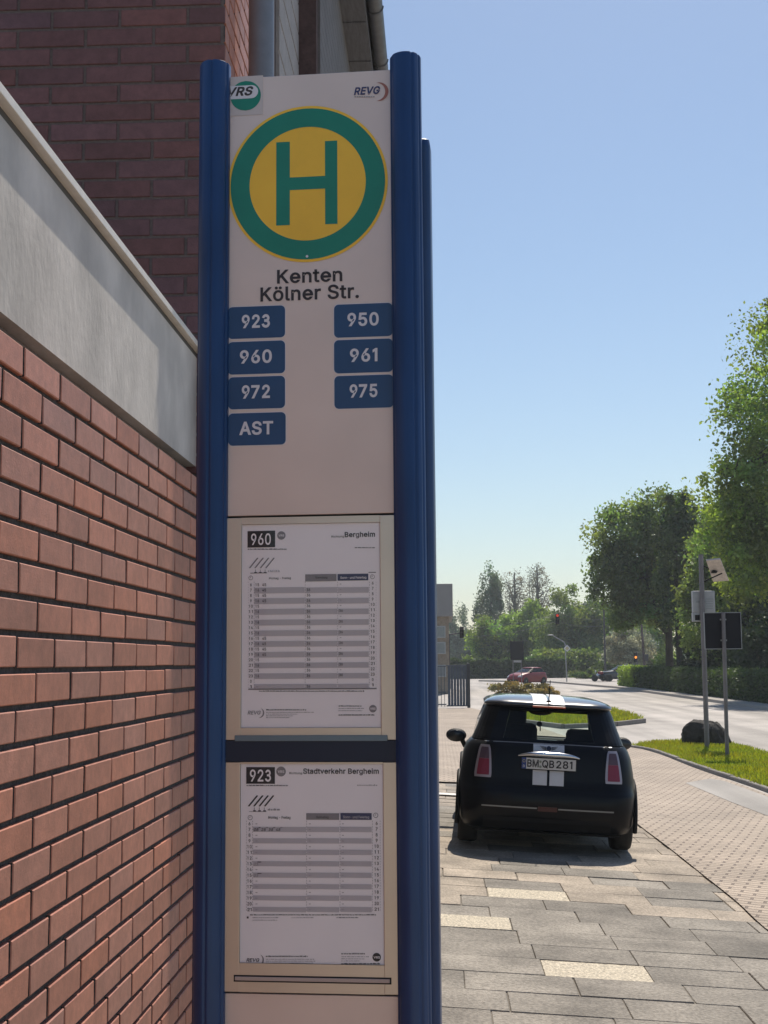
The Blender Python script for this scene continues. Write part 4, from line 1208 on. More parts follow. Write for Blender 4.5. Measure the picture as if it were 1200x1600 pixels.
m_headlamp = mat('headlamp glass', (0.75, 0.77, 0.8), 0.15, 0.3)

def outline(rear, front, w, rr, fr, rb=0.02, fb=0.03, xoff=0):
    """rounded plan outline, counter-clockwise from the middle of the tail; equal counts at every height"""
    pts = []
    NE, NC, NS = 14, 7, 18
    for i in range(NE):
        x = -(w - rr) + 2 * (w - rr) * i / (NE - 1)
        pts.append((x, rear + rb * (x / max(w - rr, 1e-6)) ** 2))
    for i in range(1, NC):
        a = R(-90 + 90 * i / NC)
        pts.append((w - rr + rr * math.cos(a), rear + rb + rr * 1.15 * (1 + math.sin(a))))
    y0, y1 = rear + rb + rr * 1.15, front - fb - fr * 1.15
    for i in range(NS):
        pts.append((w, y0 + (y1 - y0) * i / (NS - 1)))
    for i in range(1, NC):
        a = R(90 * i / NC)
        pts.append((w - fr + fr * math.cos(a), y1 + fr * 1.15 * math.sin(a)))
    for i in range(NE):
        x = (w - fr) - 2 * (w - fr) * i / (NE - 1)
        pts.append((x, front - fb * (x / max(w - fr, 1e-6)) ** 2))
    for i in range(1, NC):
        a = R(90 + 90 * i / NC)
        pts.append((-(w - fr) + fr * math.cos(a), y1 + fr * 1.15 * math.sin(a)))
    for i in range(NS):
        pts.append((-w, y1 - (y1 - y0) * i / (NS - 1)))
    for i in range(1, NC):
        a = R(180 + 90 * i / NC)
        pts.append((-(w - rr) + rr * math.cos(a), rear + rb + rr * 1.15 * (1 + math.sin(a))))
    return pts
NPT = len(outline(0, 3, 0.8, 0.2, 0.2))
def loft(rows, cap0=True, cap1=True):
    """rows: (z, outline kwargs) bottom to top -> verts, faces, row index of every side face"""
    V, F, info = [], [], []
    for z, a in rows:
        z2 = z if callable(z) else (lambda x, y, z=z: z)
        V += [(x, y, z2(x, y)) for x, y in outline(*a)]
    for k in range(len(rows) - 1):
        for i in range(NPT):
            j = (i + 1) % NPT
            F.append((k * NPT + i, k * NPT + j, (k + 1) * NPT + j, (k + 1) * NPT + i)); info.append((k, i))
    if cap0: F.append(tuple(range(NPT))[::-1]); info.append((-1, 0))
    if cap1: F.append(tuple((len(rows) - 1) * NPT + i for i in range(NPT))); info.append((-2, 0))
    return V, F, info
NE, NC, NS = 14, 7, 18
I_RC = NE; I_SIDE = NE + NC - 1; I_FC = I_SIDE + NS; I_FRONT = I_FC + NC - 1; I_FC2 = I_FRONT + NE; I_SIDE2 = I_FC2 + NC - 1; I_RC2 = I_SIDE2 + NS

def wheel(name, parent, x, y, r=0.295, w=0.18, spokes=8):
    s = 1 if x > 0 else -1
    mb = MB()
    mb.lathe([(r * 0.66, -w / 2), (r * 0.93, -w / 2), (r * 0.985, -w * 0.38), (r, -w * 0.2), (r, w * 0.2), (r * 0.985, w * 0.38), (r * 0.93, w / 2), (r * 0.66, w / 2)], 40, 0, 'X')
    t = mb.build('tyre', m_rubber)
    wn = thing_part(name, parent, (x, y, r))
    t.parent = wn
    mb = MB()
    mb.lathe([(r * 0.60, -w * 0.4), (r * 0.67, -w * 0.46), (r * 0.67, w * 0.46), (r * 0.60, w * 0.4)], 36, 0, 'X')
    for i in range(spokes):
        a = 2 * math.pi * i / spokes
        ca, sa = math.cos(a), math.sin(a)
        mb.tube([(s * w * 0.40, ca * r * 0.1, sa * r * 0.1), (s * w * 0.36, ca * r * 0.64, sa * r * 0.64)], [r * 0.09, r * 0.06], 8, 0)
    mb.lathe([(0.01, s * w * 0.30), (r * 0.17, s * w * 0.32), (r * 0.15, s * w * 0.47), (0.01, s * w * 0.48)], 20, 0, 'X')
    rim = mb.build('rim', m_alloy); rim.parent = wn
    return wn
def thing_part(name, parent, loc):
    o = bpy.data.objects.new(name, None); COL.objects.link(o); o.empty_display_size = 0.1
    o.parent = parent; o.location = loc
    return o

def cut_wheel_arches(o, spots, r, zc):
    """real openings for the wheels"""
    for (x, y) in spots:
        mb = MB(); mb.lathe([(r, -0.16), (r, 0.16)], 32, 0, 'X', (x, y, zc))
        c = mb.build('arch_cutter', m_trim)
        md = o.modifiers.new('arch', 'BOOLEAN'); md.object = c; md.operation = 'DIFFERENCE'; md.solver = 'EXACT'
        bpy.context.view_layer.update()
        dg = bpy.context.evaluated_depsgraph_get()
        me = bpy.data.meshes.new_from_object(o.evaluated_get(dg))
        o.modifiers.clear(); o.data = me
        bpy.data.objects.remove(c)

def decal(mb, bvh, pts_fn, nu, nv, off, m=0, thick=0.01, direction=(0, 1, 0), start=-2.0):
    """a patch laid on the body: pts_fn(s,t) -> (x, z); projected along the car's length"""
    d = Vector(direction)
    V = []
    for j in range(nv + 1):
        for i in range(nu + 1):
            x, z = pts_fn(i / nu, j / nv)
            hit = bvh.ray_cast(Vector((x, start, z)), d)
            if hit[0] is None: hit = (Vector((x, 0.3, z)), Vector((0, -1, 0)))
            V.append(hit[0] - d * off)
    n = len(V)
    F = [(j * (nu + 1) + i, j * (nu + 1) + i + 1, (j + 1) * (nu + 1) + i + 1, (j + 1) * (nu + 1) + i) for j in range(nv) for i in range(nu)]
    bd = [i for i in range(nu + 1)] + [j * (nu + 1) + nu for j in range(1, nv + 1)] + [nv * (nu + 1) + i for i in range(nu - 1, -1, -1)] + [j * (nu + 1) for j in range(nv - 1, 0, -1)]
    V2 = V + [V[i] + d * thick for i in bd]
    for k in range(len(bd)):
        a, b = bd[k], bd[(k + 1) % len(bd)]
        F.append((b, a, n + k, n + (k + 1) % len(bd)))
    mb.add(V2, F, m, False)

def TZ(z0, drop=0.09):
    return lambda x, y: z0 - drop * min(1.0, max(0.0, (y - 0.5) / 1.9))
def small_car(loc, heading, tilt):
    car = thing('parked_car', 'black three door hatchback with white rear stripes parked on the paving beside the bus stop', 'car', loc)
    car.rotation_euler = (0, tilt, heading); car.scale = (0.97, 1, 1)
    rows = [(0.17, (0.16, 3.40, 0.74, 0.20, 0.25)), (0.20, (0.05, 3.52, 0.79, 0.20, 0.28)), (0.27, (0.015, 3.58, 0.825, 0.22, 0.30)),
            (0.40, (0.0, 3.60, 0.84, 0.24, 0.32)), (0.52, (0.0, 3.60, 0.845, 0.26, 0.34)), (0.555, (0.015, 3.59, 0.845, 0.26, 0.34)), (0.575, (0.055, 3.58, 0.843, 0.25, 0.34)), (0.66, (0.065, 3.55, 0.84, 0.25, 0.36)),
            (0.76, (0.085, 3.48, 0.828, 0.26, 0.40)), (TZ(0.86, 0.06), (0.10, 3.36, 0.812, 0.28, 0.44)), (TZ(0.93), (0.125, 3.10, 0.785, 0.28, 0.46)), (TZ(0.97), (0.150, 2.75, 0.755, 0.26, 0.40)), (TZ(0.982), (0.172, 2.70, 0.735, 0.25, 0.38))]
    V, F, info = loft(rows)
    mb = MB(); mb.add(V, F, 0, True)
    body = mb.build('body', m_black, car)
    deck = len(F) - 1
    # open the deck so that the cabin is hollow
    bm = bmesh.new(); bm.from_mesh(body.data); bm.faces.ensure_lookup_table()
    bvh = BVHTree.FromBMesh(bm)
    bm.free()
    cut_wheel_arches(body, [(s * 0.80, y) for s in (-1, 1) for y in (0.56, 3.02)], 0.335, 0.31)
    # cabin: rows of the greenhouse, glass where the windows are
    grow = [(TZ(0.983), (0.173, 2.70, 0.738, 0.22, 0.36)), (TZ(1.008), (0.19, 2.63, 0.727, 0.21, 0.35)), (1.10, (0.26, 2.38, 0.690, 0.20, 0.33)), (1.24, (0.35, 2.10, 0.640, 0.19, 0.30)), (1.275, (0.38, 2.02, 0.625, 0.18, 0.28)), (1.30, (0.40, 1.97, 0.615, 0.18, 0.27))]
    V, F, info = loft(grow, False, False)
    shell, glass, wind, sides = MB(), MB(), MB(), {}
    def put(mbx, f): mbx.add([V[i] for i in f], [tuple(range(4))], 0, False)
    for f, (k, i) in zip(F, info):
        inwin = 1 <= k <= 3
        if inwin and 1 <= i <= NE - 3: put(glass, f)
        elif inwin and I_FRONT - 3 <= i <= I_FC2 + 2: put(wind, f)
        elif inwin and I_SIDE + 2 <= i <= I_SIDE + 7: put(sides.setdefault(0, MB()), f)
        elif inwin and I_SIDE + 9 <= i <= I_SIDE + NS - 2: put(sides.setdefault(1, MB()), f)
        elif inwin and I_SIDE2 + 1 <= i <= I_SIDE2 + NS - 10: put(sides.setdefault(2, MB()), f)
        elif inwin and I_SIDE2 + NS - 8 <= i <= I_SIDE2 + NS - 3: put(sides.setdefault(3, MB()), f)
        else: put(shell, f)
    sh = shell.build('window_pillars', m_black, car)
    md = sh.modifiers.new('thickness', 'SOLIDIFY'); md.thickness = 0.03; md.offset = -1
    glass.build('rear_window', m_tint, car); wind.build('windscreen', m_tint, car)
    for q in sides.values(): q.build('side_window', m_tint_dark, car)
    rrow = [(1.296, (0.385, 2.0, 0.620, 0.20, 0.27)), (1.312, (0.345, 2.02, 0.632, 0.21, 0.28)), (1.325, (0.345, 2.01, 0.632, 0.21, 0.28)), (1.352, (0.40, 1.94, 0.600, 0.22, 0.27)), (1.378, (0.52, 1.78, 0.53, 0.22, 0.25)), (1.396, (0.72, 1.56, 0.42, 0.2, 0.2)), (1.404, (0.95, 1.35, 0.22, 0.1, 0.1))]
    V, F, info = loft(rrow)
    mb = MB(); mb.add(V, F, 0, True)
    roof = mb.build('roof', m_roof, car)
    bmr = bmesh.new(); bmr.from_mesh(roof.data); rbvh = BVHTree.FromBMesh(bmr); bmr.free()
    st = MB()
    for x0, x1 in ((-0.155, -0.012), (0.012, 0.155)):
        Vr, Fr = [], []
        for j in range(19):
            for i in range(4):
                x, yy = x0 + (x1 - x0) * i / 3, 0.36 + 1.6 * j / 18
                h = rbvh.ray_cast(Vector((x, yy, 3)), Vector((0, 0, -1)))[0]
                Vr.append((x, yy, (h.z if h else 1.33) + 0.0025))
        Fr = [(j * 4 + i, j * 4 + i + 1, (j + 1) * 4 + i + 1, (j + 1) * 4 + i) for j in range(18) for i in range(3)]
        st.add(Vr, Fr, 0)
    q = st.build('roof_stripe', m_stripe, car)
    # third brake lamp under the roof edge
    mb = MB(); mb.box(-0.16, 0.16, 0.335, 0.36, 1.300, 1.318, 0, 0.004); mb.build('brake_lamp', mat('orange red lamp lens', (0.55, 0.08, 0.03), 0.3), car)
    # stripes and emblem of the tailgate
    st = MB()
    for x0, x1 in ((-0.147, -0.012), (0.012, 0.147)):
        decal(st, bvh, lambda s, t: (x0 + (x1 - x0) * s, 0.605 + 0.135 * t), 4, 4, 0.003, 0)
    decal(st, bvh, lambda s, t: (-0.147 + 0.294 * s, 0.895 + 0.078 * t), 6, 3, 0.003, 0)
    st.build('tailgate_stripe', m_stripe, car)
    em = MB()
    decal(em, bvh, lambda s, t: (0.022 * math.cos(2 * math.pi * s) * t, 0.936 + 0.022 * math.sin(2 * math.pi * s) * t), 20, 2, 0.008, 0, 0.004)
    for sgn in (-1, 1):
        for k in range(3): decal(em, bvh, lambda s, t: (sgn * (0.024 + (0.062 - 0.012 * k) * s), 0.949 - 0.011 * k + 0.007 * s - 0.008 * (1 - s * 0.6) * t), 3, 1, 0.007, 0, 0.003)
    em.build('emblem', mat('dark emblem', (0.02, 0.025, 0.05), 0.4, 0.3), car)
    # seam round the tailgate
    sm = MB()
    for pts in ([(-0.70, 0.972), (-0.3, 0.976), (0, 0.977), (0.3, 0.976), (0.70, 0.972)], ):
        for a, b in zip(pts, pts[1:]):
            decal(sm, bvh, lambda s, t: (a[0] + (b[0] - a[0]) * s, a[1] + (b[1] - a[1]) * s + 0.006 * (t - 0.5)), 4, 1, 0.004, 0, 0.004)
    sm.build('waist_strip', m_dullchrome, car)
    sm = MB()
    for sgn in (-1, 1):
        for a, b in (((0.50, 0.94), (0.53, 0.70)), ((0.53, 0.70), (0.50, 0.59))):
            decal(sm, bvh, lambda s, t: (sgn * (a[0] + (b[0] - a[0]) * t + 0.003 * (s - 0.5)), a[1] + (b[1] - a[1]) * t), 1, 6, 0.001, 0, 0.002)
    decal(sm, bvh, lambda s, t: (-0.5 + s, 0.588 + 0.004 * t), 12, 1, 0.001, 0, 0.002)
    sm.build('tailgate_seam', mat('seam shadow gap', (0.002, 0.002, 0.002), 0.9), car)
    # handle over the number plate
    mb = MB()
    pts = []
    for i in range(17):
        t = -1 + 2 * i / 16
        pts.append((0.29 * t, 0.055 + 0.02 * t * t, 0.882 - 0.022 * t ** 4))
    mb.tube(pts, [0.007 + 0.019 * (1 - (abs(-1 + 2 * i / 16)) ** 3) for i in range(17)], 10, 0)
    mb.build('tailgate_handle', m_chrome, car)
    # number plate
    pl = MB()
    px0, px1, pz0, pz1 = -0.255, 0.255, 0.748, 0.848
    pl.box(px0 - 0.008, px1 + 0.008, 0.058, 0.075, pz0 - 0.008, pz1 + 0.008, 2, 0.002)
    pl.box(px0, px1, 0.054, 0.060, pz0, pz1, 0)
    pl.box(px0, px0 + 0.042, 0.0525, 0.056, pz0, pz1, 3)
    put = lambda u, v: (u, 0.0515, v)
    put_text(pl, 'BM', px0 + 0.052, px0 + 0.160, pz0 + 0.017, 0.068, put, 1, 0.02)
    put_text(pl, 'QB', px0 + 0.192, px0 + 0.306, pz0 + 0.017, 0.068, put, 1, 0.02)
    put_text(pl, '281', px0 + 0.325, px0 + 0.478, pz0 + 0.017, 0.068, put, 1, 0.02)
    put_text(pl, 'D', px0 + 0.012, px0 + 0.030, pz0 + 0.012, 0.022, put, 0, 0.02)
    for z in (0.772, 0.817):
        pl.add([(px0 + 0.176 + 0.0115 * math.cos(2 * math.pi * i / 20), 0.0512, z + 0.0115 * math.sin(2 * math.pi * i / 20)) for i in range(20)], [tuple(range(20))], 4)
    for i in range(12):
        a = 2 * math.pi * i / 12
        pl.add([(px0 + 0.021 + 0.012 * math.cos(a) + dx, 0.0512, pz0 + 0.07 + 0.012 * math.sin(a) + dz) for dx, dz in ((-0.002, -0.002), (0.002, -0.002), (0.002, 0.002), (-0.002, 0.002))], [(0, 1, 2, 3)], 5)
    pl.build('number_plate', [m_plate, m_ink, m_trim, m_eu, mat('plate seal', (0.25, 0.28, 0.22), 0.5), mat('plate stars', (0.7, 0.55, 0.08), 0.5)], car)
    # tail lamps
    for sgn in (-1, 1):
        def lamp(s, t, grow=0.0):
            zc, h = 0.795, 0.275 + 2 * grow
            z = zc + (t - 0.5) * h
            w = (0.148 - 0.066 * t ** 1.6) * (1 - 0.18 * max(0, (t - 0.86) / 0.14) ** 2 - 0.06 * max(0, (0.10 - t) / 0.1)) + 2 * grow
            x = 0.620 - 0.014 * t + (s - 0.5) * w
            return (sgn * x, z)
        ring = MB(); decal(ring, bvh, lambda s, t: lamp(s, t, 0.008), 10, 16, 0.006, 0, 0.03)
        rg = ring.build('tail_light', m_lamp_ring, car)
        ln = MB()
        decal(ln, bvh, lambda s, t: lamp(0.10 + 0.8 * s, 0.05 + 0.53 * t), 10, 10, 0.011, 0, 0.01)
        decal(ln, bvh, lambda s, t: lamp(0.10 + 0.8 * s, 0.585 + 0.37 * t), 10, 8, 0.011, 1, 0.01)
        L_ = ln.build('lens', [m_lens_red, m_lens_pale], rg)
    # bumper strips, fog lamp, exhaust
    cs = MB()
    for x0, x1 in ((-0.62, -0.10), (0.10, 0.62)):
        decal(cs, bvh, lambda s, t: (x0 + (x1 - x0) * s, 0.395 + 0.011 * t), 14, 1, 0.010, 0, 0.012)
    cs.build('bumper_strip', m_dullchrome, car)
    mb = MB(); decal(mb, bvh, lambda s, t: (-0.09 + 0.18 * s, 0.375 + 0.04 * t), 5, 2, 0.008, 0, 0.01); mb.build('fog_lamp', mat('dark red fog lens', (0.06, 0.006, 0.008), 0.3), car)
    mb = MB(); decal(mb, bvh, lambda s, t: (-0.60 + 1.2 * s, 0.205 + 0.10 * t), 14, 3, 0.004, 0, 0.01); mb.build('bumper_insert', m_trim, car)
    mb = MB()
    mb.tube([(0.36, 0.5, 0.235), (0.36, 0.03, 0.225)], 0.032, 16, 0, False); mb.tube([(0.36, 0.5, 0.235), (0.36, 0.04, 0.225)], 0.028, 16, 1)
    mb.build('exhaust_pipe', [m_chrome, m_trim], car)
    mb = MB()
    mb.box(-0.70, 0.70, 0.18, 3.3, 0.155, 0.172, 0); mb.box(0.1, 0.52, 0.30, 0.75, 0.14, 0.25, 0, 0.03); mb.box(-0.62, 0.62, 0.50, 0.62, 0.20, 0.30, 0, 0.02)
    mb.build('underbody', m_trim, car)
    # wheel arch trims
    for (x, y) in ((0.80, 0.56), (-0.80, 0.56), (0.80, 3.02), (-0.80, 3.02)):
        mb = MB(); s = 1 if x > 0 else -1
        pts = [(s * (0.842 + 0.004), y + 0.345 * math.cos(a), 0.31 + 0.345 * math.sin(a)) for a in [R(-18 + 216 * i / 20) for i in range(21)]]
        mb.tube(pts, 0.022, 8, 0); mb.build('arch_trim', m_trim, car)
    for (x, y) in ((0.742, 0.56), (-0.742, 0.56), (0.742, 3.02), (-0.742, 3.02)): wheel('wheel', car, x, y, 0.30, 0.19)
    # door mirrors on short stalks
    for sgn in (-1, 1):
        mb = MB()
        mb.ellipsoid((sgn * 0.915, 2.20, 0.90), (0.115, 0.075, 0.072), 20, 12, 0)
        mb.tube([(sgn * 0.85, 2.20, 0.86), (sgn * 0.815, 2.20, 0.79), (sgn * 0.77, 2.22, 0.76)], [0.028, 0.024, 0.03], 10, 1)
        mb.ellipsoid((sgn * 0.915, 2.142, 0.90), (0.098, 0.02, 0.058), 20, 8, 2)
        mb.build('door_mirror', [m_trim, m_trim, mat('mirror glass', (0.03, 0.035, 0.04), 0.15)], car)
    # aerial
    mb = MB(); mb.lathe([(0.028, 0.0), (0.022, 0.012), (0.008, 0.02)], 14, 0, 'Z', (0.0, 0.42, 1.350)); mb.tube([(0, 0.42, 1.36), (0.002, 0.33, 1.56)], [0.005, 0.004], 8, 0); mb.build('aerial', m_trim, car)
    # inside: rear bench, front seats with headrests, dashboard, mirror, steering wheel
    mb = MB()
    mb.box(-0.60, 0.60, 0.72, 0.86, 0.45, 0.93, 0, 0.05); mb.box(-0.60, 0.60, 0.86, 1.25, 0.35, 0.55, 0, 0.04)
    mb.box(0.20, 0.50, 0.70, 0.80, 0.94, 1.10, 0, 0.05)
    mb.box(-0.66, 0.66, 0.22, 0.72, 0.90, 0.925, 0)
    mb.build('rear_bench', m_cloth, car)
    for x in (-0.30, 0.36):
        mb = MB(); hi = 1.10 if x < 0 else 0.94
        mb.box(x - 0.25, x + 0.25, 1.42, 1.56, 0.45, hi, 0, 0.06); mb.box(x - 0.24, x + 0.24, 1.5, 1.98, 0.35, 0.52, 0, 0.05)
        mb.box(x - 0.13, x + 0.13, 1.40, 1.48, hi - 0.02, hi + (0.17 if x < 0 else 0.03), 0, 0.04)
        mb.build('front_seat', m_cloth, car)
    mb = MB(); mb.box(-0.70, 0.70, 2.10, 2.42, 0.70, 0.92, 0, 0.05)
    mb.tube([(-0.36 + 0.18 * math.cos(2 * math.pi * i / 24), 2.12 + 0.05 * math.sin(2 * math.pi * i / 24), 0.88 + 0.15 * math.sin(2 * math.pi * i / 24)) for i in range(25)], 0.014, 8, 0, False)
    mb.build('dashboard', m_cloth, car)
    mb = MB(); mb.ellipsoid((0.0, 1.98, 1.215), (0.135, 0.025, 0.05), 18, 10, 0); mb.tube([(0, 1.98, 1.215), (0, 2.03, 1.30)], 0.01, 8, 0); mb.build('rear_view_mirror', m_trim, car)
    mb = MB(); mb.tube([(0, 1.97, 1.17), (0.004, 1.97, 1.10)], 0.003, 6, 0); mb.ellipsoid((-0.005, 1.97, 1.075), (0.032, 0.015, 0.03), 12, 8, 0); mb.tube([(0.004, 1.97, 1.06), (0.006, 1.97, 1.0)], 0.006, 6, 0)
    mb.build('mirror_pendant', m_trim, car)
    return car
CARX, CARY = 0.925, 12.25
cpos = Vector((CARX, CARY, gz(CARX, CARY) + 0.013))
small_car(cpos, R(-1.5), math.atan(SLOPE))

def plain_car(label, loc, heading, paint, L=3.9, H=1.45, W=0.86):
    """a complete but simpler hatchback for the far junction; local y runs from tail to nose"""
    car = thing('car', label, 'car', loc, heading)
    k = L / 3.9
    rows = [(0.20, (0.12, L - 0.1, W - 0.08, 0.2, 0.25)), (0.30, (0.02, L - 0.02, W - 0.02, 0.25, 0.35)), (0.50, (0.0, L, W, 0.28, 0.42)), (0.70, (0.05, L - 0.08, W, 0.3, 0.5)), (0.85, (0.10, L - 0.35, W - 0.02, 0.3, 0.5)), (0.95, (0.15, L - 0.95 * k, W - 0.05, 0.28, 0.4)), (0.975, (0.18, L - 1.15 * k, W - 0.08, 0.26, 0.35))]
    V, F, info = loft(rows)
    mb = MB(); mb.add(V, F, 0, True); body = mb.build('body', paint, car)
    wy = (0.68 * k, L - 0.78 * k)
    cut_wheel_arches(body, [(s * (W - 0.04), y) for s in (-1, 1) for y in wy], 0.35, 0.31)
    g = [(0.97, (0.18, L - 1.12 * k, W - 0.075, 0.22, 0.3)), (1.0, (0.20, L - 1.18 * k, W - 0.09, 0.22, 0.3)), (H - 0.13, (0.48, L - 1.85 * k, W - 0.22, 0.2, 0.28)), (H - 0.09, (0.5, L - 1.92 * k, W - 0.24, 0.2, 0.28))]
    V, F, info = loft(g, False, False)
    panes, b = {}, MB()
    spans = ((1, NE - 3, 'rear_window'), (I_FRONT - 2, I_FC2 + 1, 'windscreen'), (I_SIDE + 1, I_SIDE + 7, 'side_window'), (I_SIDE + 9, I_SIDE + 15, 'side_window'), (I_SIDE2 + 2, I_SIDE2 + 8, 'side_window'), (I_SIDE2 + 10, I_SIDE2 + 16, 'side_window'))
    for f, (kk, i) in zip(F, info):
        sp = next((s_ for s_ in spans if kk == 1 and s_[0] <= i <= s_[1]), None)
        (panes.setdefault(sp, MB()) if sp else b).add([V[q] for q in f], [(0, 1, 2, 3)], 0)
    for sp, q in panes.items(): q.build(sp[2], m_tint_dark, car)
    b.build('window_pillars', m_trim, car)
    r_ = [(H - 0.095, (0.46, L - 1.9 * k, W - 0.23, 0.22, 0.28)), (H - 0.06, (0.44, L - 1.9 * k, W - 0.23, 0.22, 0.28)), (H - 0.02, (0.62, L - 2.1 * k, W - 0.33, 0.22, 0.25)), (H, (0.95, L - 2.4 * k, W - 0.55, 0.15, 0.15))]
    V, F, info = loft(r_); mb = MB(); mb.add(V, F, 0, True); mb.build('roof', paint, car)
    mb = MB()
    for x in (-0.36, 0.36): mb.box(x - 0.22, x + 0.22, L * 0.42, L * 0.46, 0.4, 1.2, 0, 0.05)
    mb.box(-0.6, 0.6, 0.9, 1.0, 0.4, 1.0, 0, 0.05)
    mb.build('seats', m_cloth, car)
    bm = bmesh.new(); bm.from_mesh(body.data); bv = BVHTree.FromBMesh(bm); bm.free()
    for s in (-1, 1):
        mb = MB(); decal(mb, bv, lambda p, q: (s * (0.48 + 0.26 * p), 0.62 + 0.13 * q), 5, 3, 0.006, 0, 0.02, (0, -1, 0), L + 2); mb.build('headlight', m_headlamp, car)
        mb = MB(); decal(mb, bv, lambda p, q: (s * (0.52 + 0.22 * p), 0.62 + 0.24 * q), 4, 3, 0.006, 0, 0.02); mb.build('tail_light', m_lens_red, car)
        mb = MB(); mb.ellipsoid((s * (W + 0.06), L - 1.35 * k, 1.0), (0.10, 0.07, 0.07), 12, 8, 0); mb.build('door_mirror', m_trim, car)
    mb = MB(); decal(mb, bv, lambda p, q: (-0.55 + 1.1 * p, 0.30 + 0.14 * q), 8, 2, 0.006, 0, 0.02, (0, -1, 0), L + 2); mb.build('grille', m_trim, car)
    for x in (W - 0.09, -(W - 0.09)):
        for y in wy: wheel('wheel', car, x, y, 0.31, 0.2, 6)
    return car
m_red = mat('dark red car paint', (0.20, 0.010, 0.02), 0.4, 0.0, coat=0.3, spec=0.3)
m_navy = mat('dark blue car paint', (0.012, 0.020, 0.045), 0.3, 0.2, coat=0.9)
q = G(849, 1069)
plain_car('dark red hatchback turning on the road behind the low shrub mound', (q.x - 0.2, q.y, q.z), R(138), m_red, 3.7, 1.40, 0.82)
q = G(1001, 1064)
plain_car('dark blue car stopped behind posts beside the hedge at the junction', (q.x, q.y, q.z), R(97), m_navy, 4.1, 1.47, 0.86)

# motorcycle in front of the dark blue car
q = G(941, 1065)
mc = thing('motorcycle', 'small dark motorcycle standing at the junction left of the dark blue car', 'motorcycle', q, R(70))
for y in (-0.68, 0.68):
    mb = MB(); mb.lathe([(0.20, -0.05), (0.29, -0.05), (0.31, 0), (0.29, 0.05), (0.20, 0.05)], 24, 0, 'X')
    for i in range(6): mb.tube([(0, 0, 0), (0, 0.22 * math.cos(i * 1.047), 0.22 * math.sin(i * 1.047))], 0.012, 6, 1)
    w_ = mb.build('wheel', [m_rubber, m_alloy], mc, (0, y, 0.31))
mb = MB(); mb.tube([(0, 0.68, 0.31), (0, 0.52, 0.75), (0, 0.45, 1.0)], [0.03, 0.03, 0.03], 8, 0); mb.tube([(-0.34, 0.36, 1.05), (0, 0.45, 1.0), (0.34, 0.36, 1.05)], 0.015, 8, 0); mb.build('fork', m_trim, mc)
mb = MB(); mb.ellipsoid((0, 0.12, 0.78), (0.16, 0.30, 0.14), 14, 8, 0); mb.ellipsoid((0, 0.0, 0.45), (0.17, 0.28, 0.2), 14, 8, 1); mb.tube([(0, 0.45, 0.9), (0, 0, 0.6), (0, -0.68, 0.35)], 0.03, 8, 1); mb.build('body', [m_red, m_trim], mc)
mb = MB(); mb.ellipsoid((0, -0.35, 0.80), (0.14, 0.36, 0.07), 14, 8, 0); mb.build('seat', m_cloth, mc)
mb = MB(); mb.ellipsoid((0, 0.56, 0.9), (0.09, 0.07, 0.09), 12, 8, 0); mb.build('headlight', m_headlamp, mc)

# ------------------------------------------------------------------ trees, hedges, shrubs
m_bark = mat('dark bark', (0.055, 0.042, 0.032), 0.9, var=0.35, scale=6, bump=0.8, bscale=14, stretch=(1, 1, 0.25))
m_bark_pale = mat('pale bark', (0.20, 0.18, 0.16), 0.9, var=0.3, scale=4)
LEAF = {
    'fresh': leaf_mat('fresh green leaves', (0.22, 0.29, 0.08), 0.6),
    'deep': leaf_mat('deep green leaves', (0.06, 0.092, 0.034), 0.42),
    'mid': leaf_mat('mid green leaves', (0.165, 0.215, 0.085), 0.56),
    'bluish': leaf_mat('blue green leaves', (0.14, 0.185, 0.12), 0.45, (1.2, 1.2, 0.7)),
    'pale': leaf_mat('pale blossom and leaves', (0.36, 0.36, 0.26), 0.4, (1.1, 1.1, 0.8)),
    'straw': leaf_mat('straw coloured shrub', (0.27, 0.245, 0.12), 0.4, (1.2, 1.05, 0.5)),
    'bare': leaf_mat('sparse budding twigs', (0.22, 0.20, 0.155), 0.3, (1.1, 1.05, 0.7)),
    'dark': leaf_mat('dark evergreen leaves', (0.022, 0.036, 0.016), 0.25),
}
def leaf_cloud(r, blobs, n, size, aspect=0.6, sub=26, subr=0.28, hollow=0.5, flat=1.0):
    """leaf quads gathered in sprays through the volume of the ellipsoids (cx,cy,cz,rx,ry,rz)"""
    vol = np.array([b[3] * b[4] * b[5] for b in blobs]) ** 0.67
    share = vol / vol.sum()
    Vs, Ts = [], []
    for b, sh in zip(blobs, share):
        nb = max(20, int(n * sh))
        ns = max(4, int(sub * (sh * len(blobs)) ** 0.5))
        d = r.normal(size=(ns, 3)); d /= np.linalg.norm(d, axis=1)[:, None]
        rad = hollow + (1.02 - hollow) * r.uniform(0, 1, ns) ** 0.6
        cen = d * rad[:, None] * np.array(b[3:6]) + np.array(b[:3])
        cr = subr * np.array(b[3:6]) * 1.0
        k = r.integers(0, ns, nb)
        csz = r.uniform(0.55, 1.3, ns)
        p = cen[k] + np.clip(r.normal(size=(nb, 3)), -2.0, 2.0) * cr * 0.62 * csz[k][:, None]
        tone = r.uniform(0.5, 1.5, ns)[k]
        hue = r.normal(0, 0.10, ns)[k]
        s = size * r.uniform(0.6, 1.35, nb)
        a = r.normal(size=(nb, 3)); a /= np.linalg.norm(a, axis=1)[:, None]
        q = r.normal(size=(nb, 3)); q[:, 2] *= 1.0
        c = np.cross(a, q); c /= np.linalg.norm(c, axis=1)[:, None]
        a *= s[:, None] * 0.5; c *= s[:, None] * 0.5 * aspect
        Vs.append(np.stack([p - a, p + c, p + a, p - c], axis=1))
        t = tone * r.uniform(0.8, 1.2, nb)
        Ts.append(np.stack([t * (1 + hue), t, t * (1 - hue * 0.6)], axis=1))
    return np.concatenate(Vs), np.clip(np.concatenate(Ts), 0.2, 2.2)

